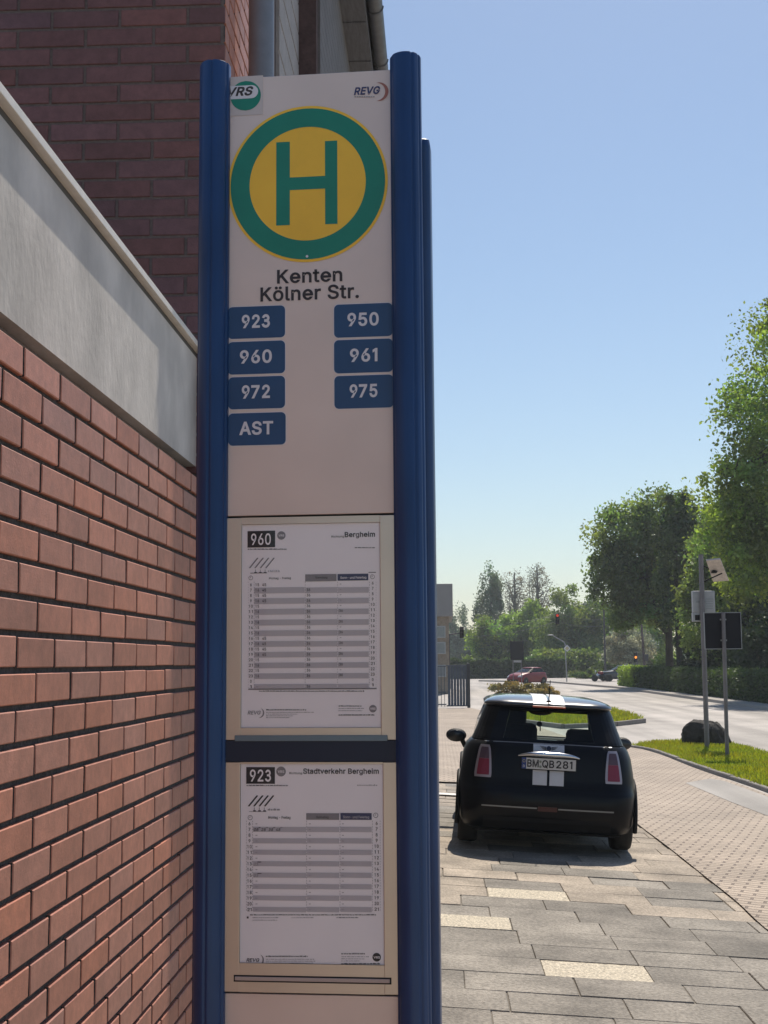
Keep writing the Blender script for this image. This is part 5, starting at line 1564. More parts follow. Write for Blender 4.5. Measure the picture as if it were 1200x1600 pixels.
def tree(label, base, blobs, n, size, kind, trunk_r, trunk_top, seed, cat='tree', group=None, name='tree', limbs=8, bark=None, sub=26, subr=0.28, hollow=0.5, lean=(0, 0), dark=None):
    """blobs relative to the base"""
    t = thing(name, label, cat, base, 0, group)
    r = np.random.default_rng(seed); rr = random.Random(seed)
    mb = MB()
    top = Vector((lean[0], lean[1], trunk_top))
    mb.tube([(0, 0, -0.3), (0, 0, 0.15 * trunk_top), tuple(top * 0.55 + Vector((rr.uniform(-.2, .2), rr.uniform(-.2, .2), 0)) * trunk_r * 2), tuple(top)], [trunk_r * 1.35, trunk_r, trunk_r * 0.8, trunk_r * 0.45], 10, 0)
    for i in range(limbs):
        b = blobs[rr.randrange(len(blobs))]
        z0 = trunk_top * rr.uniform(0.35, 0.95)
        p0 = top * (z0 / trunk_top)
        a = rr.uniform(0, 6.28)
        e = Vector((b[0] + b[3] * 0.75 * math.cos(a), b[1] + b[4] * 0.75 * math.sin(a), max(b[2] + b[5] * rr.uniform(-0.4, 0.75), z0 + 0.1)))
        mid = p0.lerp(e, 0.5) + Vector((rr.uniform(-.1, .1), rr.uniform(-.1, .1), 0.12)) * (e - p0).length
        k = trunk_r * rr.uniform(0.3, 0.5)
        mb.tube([p0, p0.lerp(mid, 0.5), mid, mid.lerp(e, 0.5), e], [k, k * 0.75, k * 0.5, k * 0.3, k * 0.1], 6, 0)
        for _ in range(3):
            s0 = mid.lerp(e, rr.uniform(0, 0.7)); s1 = s0 + Vector((rr.uniform(-1, 1), rr.uniform(-1, 1), rr.uniform(0.1, 1))) * 0.3 * (e - p0).length
            mb.tube([s0, s0.lerp(s1, 0.5), s1], [k * 0.3, k * 0.18, k * 0.05], 5, 0)
    mb.build('trunk', bark or m_bark, t)
    V, T = leaf_cloud(r, blobs, n, size, 0.6, sub, subr, hollow)
    fast_quads('crown', V, T, LEAF[kind], t)
    return t

def hedge(label, a, b, width, height, n, size, kind, seed, cat='hedge', wob=0.08, name='hedge', core='dark'):
    """clipped hedge from a to b (world x, y): dark core of boxes under a skin of leaves"""
    a, b = Vector((a[0], a[1], 0)), Vector((b[0], b[1], 0))
    L_ = (b - a).length; d = (b - a).normalized(); nr = Vector((-d.y, d.x, 0))
    mid = (a + b) / 2
    t = thing(name, label, cat, (mid.x, mid.y, gz(mid.x, mid.y)))
    r = np.random.default_rng(seed)
    Mx = Matrix(((d.x, nr.x, 0, 0), (d.y, nr.y, 0, 0), (0, 0, 1, 0), (0, 0, 0, 1)))
    core_mb = MB(); core_mb.X = Mx
    core_mb.box(-L_ / 2 + 0.12, L_ / 2 - 0.12, -width / 2 + 0.12, width / 2 - 0.12, -0.1, height - 0.14, 0, 0.05)
    # skin
    faces = [(L_ * height, 0), (L_ * height, 1), (L_ * width, 2), (width * height, 3), (width * height, 4)]
    w = np.array([f[0] for f in faces]); w = w / w.sum()
    k = r.choice(5, n, p=w)
    u = r.uniform(-0.5, 0.5, n); v = r.uniform(0, 1, n)
    P_ = np.zeros((n, 3))
    hw = height + wob * (np.sin(u * L_ * 1.7) + np.sin(u * L_ * 4.1 + 1)) * 0.6
    for f in range(5):
        s = k == f
        if f < 2: P_[s] = np.stack([u[s] * L_, np.full(s.sum(), (width / 2) * (1 if f else -1)), v[s] * hw[s]], 1)
        elif f == 2: P_[s] = np.stack([u[s] * L_, (v[s] - 0.5) * width, hw[s]], 1)
        else: P_[s] = np.stack([np.full(s.sum(), L_ / 2 * (1 if f == 3 else -1)), u[s] * width, v[s] * height], 1)
    P_ += r.normal(0, 1, (n, 3)) * min(0.06, size * 0.45)
    P_[:, 2] = np.maximum(P_[:, 2], 0.02)
    P_ = P_ @ np.array(Mx.to_3x3()).T
    sz = size * r.uniform(0.6, 1.3, n)
    A = r.normal(size=(n, 3)); A /= np.linalg.norm(A, axis=1)[:, None]
    C = np.cross(A, r.normal(size=(n, 3))); C /= np.linalg.norm(C, axis=1)[:, None]
    A *= sz[:, None] * 0.5; C *= sz[:, None] * 0.32
    V = np.stack([P_ - A, P_ + C, P_ + A, P_ - C], 1)
    cell = np.sin(P_[:, 0] * 2.3 + P_[:, 2] * 3.1) * np.sin(P_[:, 1] * 2.9 + P_[:, 2] * 1.3)
    tn = (1 + 0.32 * cell) * r.uniform(0.75, 1.25, n)
    fast_quads('foliage', V, np.stack([tn, tn, tn], 1), [LEAF[kind], m_hcore], t, core_mb)
    return t
m_hcore = mat('twigs inside the hedge', (0.03, 0.04, 0.015), 0.95)

def bush(label, base, blobs, n, size, kind, seed, cat='shrub', name='shrub', group=None, sub=20, hollow=0.45):
    t = thing(name, label, cat, base, 0, group)
    r = np.random.default_rng(seed); rr = random.Random(seed)
    mb = MB()
    for b in blobs:
        for i in range(5):
            e = (b[0] + b[3] * rr.uniform(-.6, .6), b[1] + b[4] * rr.uniform(-.6, .6), b[2] + b[5] * rr.uniform(-0.2, 0.6))
            mb.tube([(b[0] * 0.7, b[1] * 0.7, -0.1), (e[0] * 0.6, e[1] * 0.6, e[2] * 0.5), e], [0.04, 0.03, 0.01], 5, 0)
    mb.build('stems', m_bark, t)
    V, T = leaf_cloud(r, blobs, n, size, 0.6, sub, 0.3, hollow)
    V[:, :, 2] = np.maximum(V[:, :, 2], 0.01)
    fast_quads('foliage', V, T, LEAF[kind], t)
    return t

def base(px, Y):
    q = P(px, 1034, Y)
    return Vector((q.x, Y, gz(q.x, Y)))
def blob(b, px, py, Y, rx, rz, ry=None):
    """crown ellipsoid centred at the pixel at depth Y, relative to base b"""
    q = P(px, py, Y) - b
    return (q.x, q.y, q.z, rx, ry or rx, rz)

# big trees behind the hedge on the right
b = base(1046, 90)
tree('broad green tree with dark trunk rising behind the hedge left of the solar pole', b,
     [blob(b, 990, 845, 90, 3.0, 2.6), blob(b, 962, 900, 89, 2.0, 2.4), blob(b, 1035, 820, 91, 2.8, 2.2), blob(b, 1060, 880, 90, 2.6, 3.2), blob(b, 1005, 920, 90, 2.6, 2.2), blob(b, 968, 960, 88, 1.3, 1.4), blob(b, 1040, 950, 91, 2.6, 1.6)],
     44000, 0.25, 'mid', 0.27, 9.0, 101, limbs=14, sub=44, hollow=0.4)
b = base(1062, 84)
tree('dark conical tree top standing between the two broad green trees', b, [blob(b, 1062, 800, 84, 1.1, 1.6), blob(b, 1066, 850, 84, 1.6, 2.4), blob(b, 1072, 930, 84, 1.8, 3.0)], 11000, 0.24, 'deep', 0.2, 10.5, 102, limbs=6, sub=24)
b = base(1290, 62)
tree('tallest fresh green tree reaching out of the picture on the right', b,
     [blob(b, 1262, 560, 61, 3.0, 3.0), blob(b, 1228, 660, 61, 3.4, 2.6), blob(b, 1205, 760, 60, 3.0, 2.5), blob(b, 1180, 830, 60, 2.4, 2.0), blob(b, 1262, 800, 62, 3.4, 3.4), blob(b, 1240, 880, 60, 3.2, 2.2), blob(b, 1320, 660, 63, 4.2, 5.0), blob(b, 1225, 505, 61, 1.2, 1.6), blob(b, 1150, 770, 59, 1.5, 1.6)],
     84000, 0.20, 'fresh', 0.35, 15.0, 103, limbs=22, sub=48, subr=0.25, hollow=0.4)
b = base(1165, 74)
tree('dark green tree with leaves hanging low behind the solar panel', b,
     [blob(b, 1130, 850, 73, 2.2, 2.2), blob(b, 1170, 880, 73, 2.8, 2.2), blob(b, 1125, 925, 73, 1.9, 2.0), blob(b, 1185, 950, 74, 2.6, 2.4), blob(b, 1105, 985, 74, 1.5, 1.6)],
     40000, 0.21, 'mid', 0.28, 9.0, 104, limbs=10, sub=40, hollow=0.4)
for i, (px, Y, w_, h_, k) in enumerate(((1080, 96, 2.6, 2.4, 'deep'), (1125, 82, 2.4, 2.6, 'dark'), (1172, 72, 2.4, 2.8, 'dark'), (1215, 66, 2.4, 3.2, 'dark'))):
    b = base(px, Y)
    bush(('deep green shrub behind the hedge beside the dark tree trunk', 'dark shrub behind the hedge between the two sign poles', 'dark shrub behind the hedge right of the double sign', 'dark shrub behind the hedge at the right edge of the photo')[i], b,
         [(0, 0, h_ * 0.62, w_, w_ * 0.8, h_ * 0.75), (w_ * 0.5, 0.3, h_ * 1.2, w_ * 0.8, w_ * 0.7, h_ * 0.6)], 9000, 0.22, k, 120 + i)
# hedge along the far footway
hedge('bright clipped end piece of the hedge at the corner of the footway', (13.45, 96), (13.45, 89), 1.4, 1.35, 6000, 0.16, 'fresh', 131)
hedge('long dark clipped hedge along the far footway behind the poles', (13.6, 88.6), (13.9, 40), 1.3, 1.32, 26000, 0.14, 'deep', 132)

# far end of the road
hedge('dark tall hedge across the far end of the road left of the red car', (0.6, 146), (13.5, 150), 1.6, 2.0, 15000, 0.30, 'deep', 141, wob=0.15)
b = base(885, 152)
bush('bushy light green shrub topping the far hedge right of the dark board', b, [(0, 0, 2.2, 3.4, 1.8, 1.2), (-2.6, 0, 2.0, 2.0, 1.5, 1.0), (1.5, 0, 1.5, 2.6, 1.5, 1.4)], 6000, 0.34, 'mid', 142)
specs = [
    ('slim blue green poplar standing above the far trees', 768, 205, [(768, 925, 1.5, 3.2), (766, 960, 1.9, 3.6), (770, 1000, 1.8, 3.0)], 9500, 0.34, 'bluish', 12.0, 0.25),
    ('left of the two pale barely leafed trees on the skyline', 806, 215, [(802, 915, 2.0, 2.6), (812, 940, 2.2, 2.8), (798, 955, 2.0, 3.0)], 2040, 0.29, 'bare', 16.0, 0.28),
    ('right of the two pale barely leafed trees on the skyline', 842, 212, [(840, 905, 2.0, 2.8), (848, 930, 2.2, 3.0), (838, 955, 2.0, 3.0)], 2280, 0.29, 'bare', 17.0, 0.28),
    ('dark rounded tree with the red traffic light hanging before it', 898, 165, [(896, 960, 2.8, 2.8), (880, 995, 3.0, 2.8), (912, 990, 2.6, 3.0), (900, 1020, 3.6, 2.2)], 19000, 0.34, 'mid', 8.0, 0.3),
    ('rounded mid green tree above the hedge left of the dark board', 812, 178, [(815, 985, 2.6, 2.4), (830, 970, 2.2, 2.0), (800, 1010, 2.6, 2.2), (835, 1005, 2.6, 2.6)], 15200, 0.34, 'fresh', 7.0, 0.28),
    ('loose green tree at the left end of the row of far trees', 772, 175, [(775, 985, 2.2, 2.0), (760, 1005, 1.9, 2.2), (785, 1015, 2.0, 2.0), (750, 1025, 1.6, 1.6)], 12350, 0.34, 'fresh', 6.5, 0.26),
    ('light green tree between the dark rounded tree and the flat block', 922, 190, [(925, 990, 2.6, 3.2), (930, 1020, 3.0, 2.6), (940, 1005, 2.0, 2.0)], 11400, 0.35, 'fresh', 7.5, 0.28),
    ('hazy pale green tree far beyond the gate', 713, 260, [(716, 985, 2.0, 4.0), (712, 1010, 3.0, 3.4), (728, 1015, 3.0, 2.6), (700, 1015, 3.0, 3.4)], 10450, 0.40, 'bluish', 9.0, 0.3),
    ('small white blossoming tree above the dark blue car', 985, 142, [(982, 1003, 1.9, 1.3), (970, 1012, 1.2, 1.2), (995, 1010, 1.4, 1.4), (984, 1022, 2.0, 1.2)], 9880, 0.24, 'pale', 3.2, 0.15),
    ('yellowish tree behind the leaning utility post', 1018, 150, [(1015, 1000, 1.8, 2.0), (1022, 1020, 2.0, 1.8), (1028, 985, 1.8, 2.2)], 9120, 0.27, 'fresh', 5.0, 0.2),
    ('deep green tree standing in front of the flat block', 952, 170, [(958, 990, 2.6, 2.2), (948, 1015, 2.4, 2.2), (970, 970, 2.4, 2.4)], 10640, 0.32, 'deep', 6.0, 0.26),
]
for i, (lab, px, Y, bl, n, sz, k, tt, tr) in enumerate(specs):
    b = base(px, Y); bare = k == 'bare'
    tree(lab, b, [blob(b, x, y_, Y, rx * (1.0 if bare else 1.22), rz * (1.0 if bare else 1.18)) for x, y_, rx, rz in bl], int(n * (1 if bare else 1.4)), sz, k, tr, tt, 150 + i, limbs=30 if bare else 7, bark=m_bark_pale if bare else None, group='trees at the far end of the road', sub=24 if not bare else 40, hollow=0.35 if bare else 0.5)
for i, (px, Y, w_, h_, lab) in enumerate(((915, 140, 1.6, 0.8, 'low green shrub under the priority sign at the junction'), (950, 150, 2.4, 1.4, 'dark shrub behind the tall street lamp'), (1000, 150, 2.4, 1.7, 'dark shrub behind the roof of the dark blue car'))):
    b = base(px, Y); bush(lab, b, [(0, 0, h_ * 0.55, w_, w_ * 0.6, h_ * 0.6), (w_ * 0.6, 0, h_ * 0.4, w_ * 0.7, w_ * 0.6, h_ * 0.5)], 3000, 0.28, ('mid', 'deep', 'deep')[i], 170 + i)
# the woods that close the horizon
r = np.random.default_rng(5)
bl = [(x, 420 + r.uniform(-30, 30), r.uniform(1, 4), r.uniform(9, 16), 8, r.uniform(5, 8.5)) for x in np.linspace(-160, 170, 40)]
V, T = leaf_cloud(r, bl, 26000, 1.1, 0.7, 24, 0.3, 0.4)
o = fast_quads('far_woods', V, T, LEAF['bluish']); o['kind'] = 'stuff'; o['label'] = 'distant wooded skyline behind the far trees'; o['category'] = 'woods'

# straw coloured shrub mound on the island
b = G(820, 1088)
bush('low straw coloured shrub mound on the traffic island in front of the red car', (b.x, b.y, b.z), [(-0.85, 0, 0.30, 0.85, 0.9, 0.48), (0.25, 0.1, 0.20, 1.1, 0.9, 0.40), (1.15, 0, 0.10, 0.7, 0.7, 0.32)], 9000, 0.13, 'straw', 181, hollow=0.7)

# boulder on the verge
b = G(1102, 1166)
bo = MB()
ico = bmesh.new(); bmesh.ops.create_icosphere(ico, subdivisions=4, radius=1)
from mathutils import noise
for v in ico.verts:
    n0 = noise.noise(v.co * 1.3 + Vector((3, 1, 2))) * 0.26 + noise.noise(v.co * 3.5) * 0.12 + noise.noise(v.co * 9) * 0.045
    v.co = v.co * (1 + n0)
    v.co.x *= 0.47; v.co.y *= 0.40; v.co.z = max(v.co.z, -0.35) * 0.53
ico.verts.index_update()
bo.add([(v.co.x, v.co.y, v.co.z + 0.10) for v in ico.verts], [[v.index for v in f.verts] for f in ico.faces], 0, False)
ico.free()
o = bo.build('boulder', mat('mossy dark stone', (0.045, 0.04, 0.035), 0.9, var=0.4, scale=7, bump=0.8, bscale=18), None, (b.x, b.y, b.z))
tag(o, 'dark rounded boulder lying on the grass verge behind the pole', 'boulder')

# ------------------------------------------------------------------ street furniture
m_galv = mat('galvanised pole', (0.20, 0.19, 0.20), 0.55, 0.4, var=0.15, scale=4)
m_pole_dark = mat('dark pole', (0.05, 0.05, 0.055), 0.6)
m_signback = mat('dark grey sign back', (0.014, 0.014, 0.02), 0.6, spec=0.2, var=0.15, scale=4)
m_signrim = mat('light sign rim', (0.34, 0.35, 0.36), 0.5, 0.4)
m_box = mat('pale grey cabinet', (0.42, 0.43, 0.44), 0.6, var=0.08, scale=7)
m_amber = mat('amber signal light', (0.8, 0.25, 0.02), 0.4, emit=((1.0, 0.30, 0.05), 1.4))
m_redlamp = mat('red signal light', (0.7, 0.05, 0.02), 0.4, emit=((1.0, 0.08, 0.03), 0.35))
m_lens_off = mat('unlit signal lens', (0.03, 0.03, 0.03), 0.4)

# pole with speed display cabinet and solar panel
p0 = G(1105, 1172); Yp = p0.y
t = thing('solar_display_pole', 'tall grey pole carrying a solar panel and a pale cabinet in front of the boulder', 'pole', p0)
def rel(px, py, Y=None): return P(px, py, Y or Yp) - p0
mb = MB(); tp = rel(1095, 868); mb.tube([(0, 0, -0.1), (tp.x * 0.5, 0, tp.z * 0.5), (tp.x, 0, tp.z)], 0.052, 16, 0); mb.tube([(tp.x, 0, tp.z), (tp.x, 0, tp.z + 0.02)], 0.056, 16, 0); mb.build('pole', m_galv, t)
mb = MB(); a, c = rel(1083, 923), rel(1119, 957)
mb.box(a.x, c.x, 0.07, 0.24, c.z, a.z, 0, 0.015); mb.box(a.x + 0.02, c.x - 0.02, 0.062, 0.072, c.z + 0.03, a.z - 0.03, 0, 0.004)
for k in range(5): mb.box(a.x + 0.27, c.x - 0.05, 0.056, 0.063, c.z + 0.08 + k * 0.05, c.z + 0.10 + k * 0.05, 1)
mb.box(a.x + 0.06, c.x - 0.2, 0.052, 0.068, (a.z + c.z) / 2 - 0.02, (a.z + c.z) / 2 + 0.02, 1)
mb.build('display_cabinet', [m_box, m_signrim], t)
mb = MB(); a, c = rel(1083, 957), rel(1096, 971); mb.box(a.x, c.x + 0.05, 0.07, 0.2, c.z, a.z - 0.004, 0, 0.01); mb.box(a.x + 0.05, c.x - 0.02, 0.06, 0.075, c.z + 0.03, a.z - 0.05, 1); mb.build('battery_box', [m_box, m_trim], t)
mb = MB()
A = rel(1099, 879); B_ = rel(1117, 879, Yp + 0.0); C_ = rel(1146, 907); D_ = rel(1121, 907)
q4 = [Vector((A.x, -0.30, A.z + 0.02)), Vector((A.x + 0.30, -0.30, A.z + 0.04)), Vector((C_.x, 0.45, C_.z + 0.02)), Vector((D_.x, 0.45, D_.z))]
nrm = (q4[1] - q4[0]).cross(q4[3] - q4[0]).normalized() * 0.035
if nrm.z < 0: nrm = -nrm
mb.add([v for v in q4] + [v + nrm for v in q4], [(0, 1, 2, 3), (7, 6, 5, 4), (0, 4, 5, 1), (1, 5, 6, 2), (2, 6, 7, 3), (3, 7, 4, 0)], 0)
cc = sum(q4, Vector()) / 4
mb.box(cc.x - 0.12, cc.x - 0.02, cc.y - 0.06, cc.y + 0.06, cc.z - 0.05, cc.z + 0.0, 1)
mb.tube([(A.x - 0.05, 0, A.z - 0.05), tuple(cc - Vector((0, 0, 0.02)))], 0.016, 8, 1); mb.tube([(A.x - 0.04, 0, A.z - 0.42), tuple(cc + Vector((0.08, -0.12, -0.06)))], 0.014, 8, 1)
mb.build('solar_panel', [mat('pale panel back', (0.56, 0.50, 0.48), 0.6, var=0.2, scale=12), m_trim], t)

# second pole with the back of a double sign
p1 = G(1136.5, 1187); Y1_ = p1.y
t = thing('road_sign', 'dark backed rectangular road sign on a thin pole on the grass verge', 'road sign', p1)
rel1 = lambda px, py: P(px, py, Y1_) - p1
mb = MB(); tp = rel1(1130, 957); mb.tube([(0, 0, -0.1), (tp.x, 0, tp.z)], 0.038, 14, 0); mb.build('pole', m_galv, t)
mb = MB(); a, c = rel1(1101, 958), rel1(1159.5, 1013)
mb.box(a.x, c.x, 0.045, 0.055, c.z, a.z, 0, 0.002)
for (x0, x1, z0, z1) in ((a.x - 0.012, c.x + 0.012, a.z, a.z + 0.014), (a.x - 0.012, c.x + 0.012, c.z - 0.014, c.z), (a.x - 0.012, a.x, c.z, a.z), (c.x, c.x + 0.012, c.z, a.z)): mb.box(x0, x1, 0.030, 0.058, z0, z1, 1)
for z in (c.z + 0.14, a.z - 0.14): mb.box(tp.x - 0.06, tp.x + 0.06, 0.03, 0.044, z, z + 0.03, 1)
mb.build('sign_plate', [m_signback, m_signrim], t)

# dark board far down the road
q = base(807, 104)
t = thing('direction_board', 'large dark backed board on two posts in front of the far hedge', 'road sign', q)
a, c = P(797, 1002, 104) - q, P(818.5, 1031, 104) - q
mb = MB(); mb.box(a.x, c.x, 0, 0.06, c.z, a.z, 0, 0.01); mb.box(a.x + 0.25, c.x - 0.2, -0.01, 0.0, c.z - 0.2, c.z - 0.03, 1); mb.build('sign_plate', [m_signback, m_box], t)
for x in (a.x + 0.2, c.x - 0.2):
    mb = MB(); mb.tube([(x, 0.10, 0), (x, 0.10, a.z)], 0.03, 10, 0); mb.build('post', m_galv, t)

# priority sign with slim curved lamp
q = base(885, 116); YY = 116
t = thing('street_lamp', 'short street lamp with arm reaching left and a diamond priority sign on its post', 'street lamp', q)
f = lambda px, py: P(px, py, YY) - q
mb = MB(); e = f(883, 1002); h = f(863, 992.5)
mb.tube([(0, 0, 0), (e.x, 0, e.z - 0.3), (e.x - 0.06, 0, e.z - 0.08), (e.x - 0.2, 0, e.z), (h.x, 0, h.z)], [0.05, 0.045, 0.04, 0.035, 0.03], 10, 0); mb.build('pole', m_signrim, t)
mb = MB(); mb.ellipsoid((h.x - 0.15, 0, h.z + 0.02), (0.28, 0.1, 0.05), 14, 8, 0); mb.build('lamp_head', m_box, t)
mb = MB(); s_ = f(886, 1013); k = 0.30
for r_out, mm, yy in ((k, 0, -0.062), (k * 0.66, 1, -0.066)):
    mb.prism([(s_.x - r_out, s_.z), (s_.x, s_.z - r_out), (s_.x + r_out, s_.z), (s_.x, s_.z + r_out)], yy, -0.05, mm, 'XZ')
mb.build('priority_sign', [m_letter, mat('sun bleached yellow', (0.55, 0.50, 0.30), 0.6)], t)

# tall street lamp
q = base(945.5, 131); YY = 131
t = thing('street_lamp', 'tall dark street lamp with flat head before the tall tree', 'street lamp', q)
top = P(945, 914, YY) - q
mb = MB(); mb.tube([(0, 0, 0), (0, 0, top.z * 0.3), (0, 0, top.z)], [0.13, 0.10, 0.075], 12, 0); mb.build('pole', m_pole_dark, t)
mb = MB(); a = P(931, 913, YY) - q; mb.box(a.x, 0.35, -0.14, 0.14, top.z - 0.02, top.z + 0.10, 0, 0.04); mb.build('lamp_head', m_signrim, t)

def signal_head(name, parent, x, y, z, lit=None, sc=1.0):
    mb = MB()
    h = 0.92 * sc; w = 0.16 * sc
    mb.box(x - w, x + w, y - 0.1, y + 0.14, z - h / 2, z + h / 2, 0, 0.03)
    for k in range(3):
        zz = z + h * (0.31 - 0.31 * k)
        mm = 2 if lit == k else 1
        mb.lathe([(0.115 * sc, -0.02), (0.10 * sc, -0.03), (0.01, -0.035)], 18, mm, 'Y', (x, y - 0.1, zz))
        pts = [(x + 0.125 * sc * math.cos(a), y - 0.2, zz + 0.125 * sc * math.sin(a)) for a in [R(-10 + 20 * i) for i in range(11)]]
        V = pts + [(p_[0], y - 0.1, p_[2]) for p_ in pts]
        mb.add(V, [(i, i + 1, 12 + i, 11 + i) for i in range(10)], 0)
    return mb.build(name, [m_trim, m_lens_off, m_redlamp if lit == 0 else m_amber], parent)

# traffic light on a bracket behind the gate
q = base(702, 92); YY = 92
t = thing('traffic_light', 'traffic light on a dark post with bracket arm behind the metal gate', 'traffic light', q)
f = lambda px, py: P(px, py, YY) - q
mb = MB(); a, e = f(701, 991), f(720, 989); mb.tube([(0, 0, 0), (a.x, 0, a.z - 0.2), (a.x + 0.06, 0, a.z - 0.03), (a.x + 0.2, 0, a.z), (e.x, 0, e.z)], [0.075, 0.07, 0.05, 0.045, 0.035], 10, 0); mb.build('post', m_pole_dark, t)
c = f(721.5, 988); signal_head('signal_head', t, c.x, 0, c.z, None, 0.85)
# red light hung over the junction on span wires
q = P(871, 967, 112); YY = 112
t = thing('traffic_light', 'red traffic light hanging on span wires over the junction', 'traffic light', q)
signal_head('signal_head', t, 0, 0, 0, 0, 1.0)
mb = MB()
l_, rr_ = P(704, 988, 92) - q, P(945, 972, 131) - q
for dz in (0.30, -0.35):
    pts = [l_.lerp(Vector((0, 0, 0.15)), i / 8) - Vector((0, 0, 0.35 * math.sin(math.pi * i / 8))) for i in range(9)] + [Vector((0, 0, 0.15)).lerp(rr_, i / 8) - Vector((0, 0, 0.25 * math.sin(math.pi * i / 8))) for i in range(1, 9)]
    mb.tube([p_ + Vector((0, 0.16, dz)) for p_ in pts], 0.014, 6, 0)
mb.build('span_wire', m_pole_dark, t)
# amber light by the dark blue car
q = base(995.5, 121); YY = 121
t = thing('traffic_light', 'traffic light showing amber above the dark blue car', 'traffic light', q)
c = P(993, 1027, YY) - q
mb = MB(); mb.tube([(0, 0, 0), (0, 0, c.z + 0.5)], 0.06, 10, 0); mb.build('post', m_galv, t)
signal_head('signal_head', t, c.x, -0.05, c.z, 1, 0.95)
# leaning utility post
q = base(1008, 124)
t = thing('utility_post', 'brown wooden utility post leaning left of the big tree trunk', 'post', q)
tp = P(1002, 972, 124) - q
mb = MB(); mb.tube([(0, 0, -0.2), (tp.x, 0, tp.z)], [0.14, 0.10], 10, 0); mb.build('pole', mat('grey brown timber', (0.10, 0.075, 0.075), 0.9, var=0.3, scale=3), t)
mb = MB(); bx = P(1009, 1028, 124) - q; mb.box(bx.x - 0.15, bx.x + 0.2, -0.3, -0.12, bx.z - 0.3, bx.z + 0.35, 0, 0.03); mb.build('fuse_box', m_pole_dark, t)
# slim barrier posts in front of the blue car
for i, (px, lab) in enumerate(((965, 'slim pale post in front of the middle of the dark blue car'), (990.5, 'slim pale post in front of the tail of the dark blue car'))):
    q = base(px, 117)
    mb = MB(); mb.tube([(0, 0, 0), (0, 0, 1.15)], 0.045, 10, 0); mb.tube([(0, 0, 1.15), (0, 0, 1.2)], [0.05, 0.03], 10, 0); mb.tube([(0, 0, 0.95), (0, 0, 1.05)], 0.047, 10, 1)
    o = mb.build('bollard', [m_signrim, m_white_line], None, q); tag(o, lab, 'bollard', 'posts in front of the blue car')

# metal gate with railing beside it
g0 = G(716, 1106); YG = g0.y
m_gate = mat('blue grey gate paint', (0.085, 0.10, 0.13), 0.5, 0.2, var=0.12, scale=3)
t = thing('metal_gate', 'blue grey metal gate of upright boards with open railing behind the bus stop', 'gate', g0)
f = lambda px, py: P(px, py, YG) - g0
a, c = f(699, 1039), f(732, 1104)
mb = MB()
nb = 7
for k in range(nb): 
    x0 = a.x + (c.x - a.x) * k / nb
    mb.box(x0 + 0.008, x0 + (c.x - a.x) / nb - 0.008, 0, 0.03, 0.10, a.z - 0.05, 0, 0.004)
mb.build('board_panel', m_gate, t)
for z0, z1 in ((a.z - 0.05, a.z), (0.06, 0.11)):
    mb = MB(); mb.box(a.x - 0.05, c.x, -0.01, 0.04, z0, z1, 0, 0.005); mb.build('gate_rail', m_gate, t)
mb = MB(); mb.box(c.x - 0.05, c.x + 0.08, -0.05, 0.08, 0, a.z + 0.05, 0, 0.01); mb.build('gate_post', m_pole_dark, t)
mb = MB(); mb.tube([(c.x - 0.22, -0.03, 0.25), (c.x - 0.22, -0.03, 0.85)], 0.018, 8, 0); mb.build('drop_bolt', m_signrim, t)
mb = MB()
xl = -6.0
for z in (a.z - 0.07, 0.62, 0.12): mb.box(xl, a.x - 0.06, 0.0, 0.04, z, z + 0.045, 0)
x = a.x - 0.14
while x > xl: mb.box(x, x + 0.022, 0.008, 0.03, 0.05, a.z - 0.03, 0); x -= 0.135
mb.build('railing', m_gate, t)

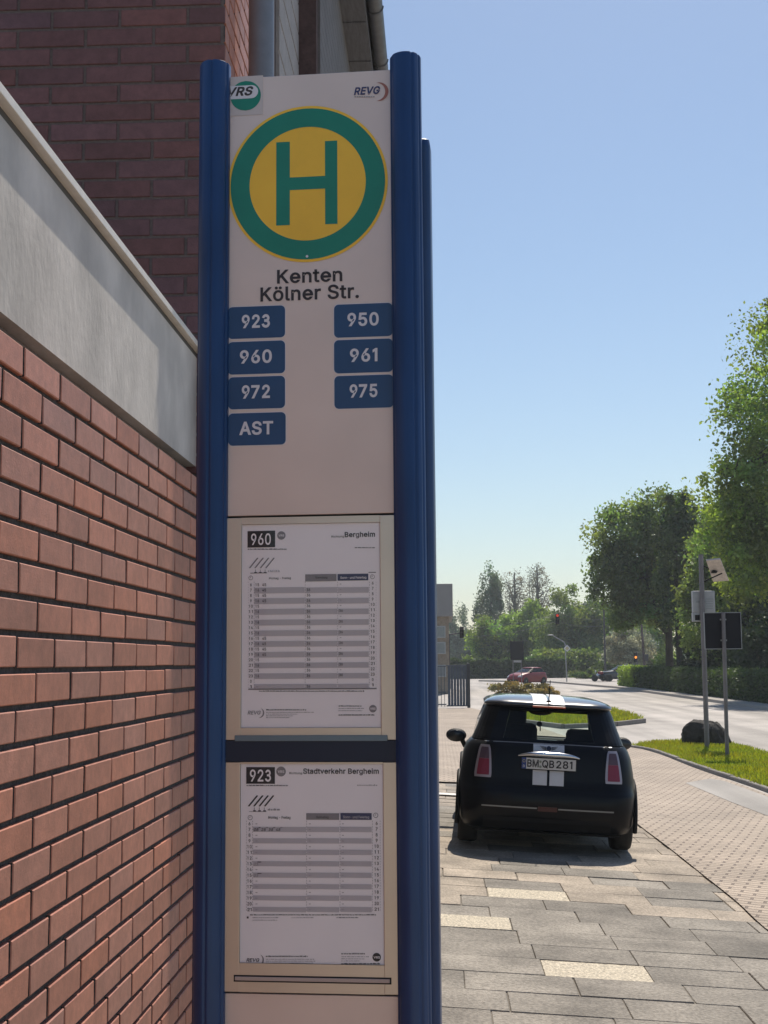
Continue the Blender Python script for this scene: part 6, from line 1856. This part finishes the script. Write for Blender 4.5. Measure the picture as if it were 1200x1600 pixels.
# hall with grey fascia far behind the stop sign
YH = 78
q = base(640, YH)
t = thing('flat_roofed_hall', 'flat roofed hall with tall plain grey fascia showing beside the stop sign', 'building', q)
f = lambda px, py: P(px, py, YH) - q
e = f(707, 912); e2 = f(707, 963)
mb = MB(); mb.box(-14, e.x, 0, 12, e2.z, e.z, 0, 0.02); mb.build('fascia', mat('grey fascia sheet', (0.30, 0.29, 0.29), 0.7, var=0.05, scale=2), t)
mb = MB()
mb.box(-13.7, e.x - 0.25, 0.3, 11.7, 0, e2.z, 0); mb.build('wall', mat('sandy brown brick', (0.33, 0.27, 0.21), 0.85, var=0.25, scale=5), t)
for k in range(8):
    for zz in (1.0, 2.35, 3.3):
        if zz + 0.7 > e2.z: continue
        mb = MB(); x1 = e.x - 0.45 - k * 1.7
        mb.box(x1 - 1.25, x1, 0.26, 0.302, zz, zz + 0.7, 0); mb.box(x1 - 1.19, x1 - 0.06, 0.255, 0.262, zz + 0.06, zz + 0.64, 1); mb.build('window', [m_box, mat('window glass', (0.25, 0.28, 0.30), 0.15, 0.2) if k == 0 and zz == 1.0 else bpy.data.materials['window glass']], t)

# flat block far away
YB = 330
q = base(934, YB)
t = thing('apartment_block', 'grey flat roofed apartment block far away behind the trees', 'building', q)
f = lambda px, py: P(px, py, YB) - q
a, c = f(916, 944), f(958, 1034)
mb = MB(); mb.box(a.x, c.x, 0, 12, 0, a.z, 0); mb.build('wall', mat('grey blue concrete', (0.20, 0.22, 0.26), 0.8), t)
mb = MB(); mb.box(a.x - 0.2, c.x + 0.2, -0.2, 12.2, a.z, a.z + 0.5, 0); mb.box(a.x + 1, a.x + 2.6, 3, 6, a.z + 0.5, a.z + 1.7, 0); mb.build('roof', mat('pale roof edge', (0.36, 0.34, 0.33), 0.8), t)
for fl in range(5):
    mb = MB(); z = a.z - 2.0 - fl * 2.9
    mb.box(a.x + 0.4, c.x - 0.4, -0.02, 0.02, z - 0.7, z + 0.6, 0)
    for k in range(6): mb.box(a.x + 0.5 + k * 1.1, a.x + 0.6 + k * 1.1, -0.05, -0.02, z - 0.7, z + 0.6, 1)
    mb.build('window_band', [mat('dark window band', (0.07, 0.08, 0.11), 0.3) if fl == 0 else bpy.data.materials['dark window band'], bpy.data.materials['pale roof edge']], t)


# the warm day's air: one even box of haze round everything, the sky outside it
hz = MB(); hz.box(-700, 700, -120, 700, gz(100, 100) - 1.2, 34, 0)
mh = bpy.data.materials.new('haze air'); mh.use_nodes = True
tn = mh.node_tree; tn.nodes.remove(tn.nodes['Principled BSDF'])
pv = tn.nodes.new('ShaderNodeVolumePrincipled'); pv.inputs['Color'].default_value = (0.86, 0.93, 1.0, 1); pv.inputs['Density'].default_value = 0.00055; pv.inputs['Anisotropy'].default_value = 0.2
tn.links.new(pv.outputs[0], tn.nodes['Material Output'].inputs['Volume'])
o = hz.build('haze', mh); o['kind'] = 'stuff'
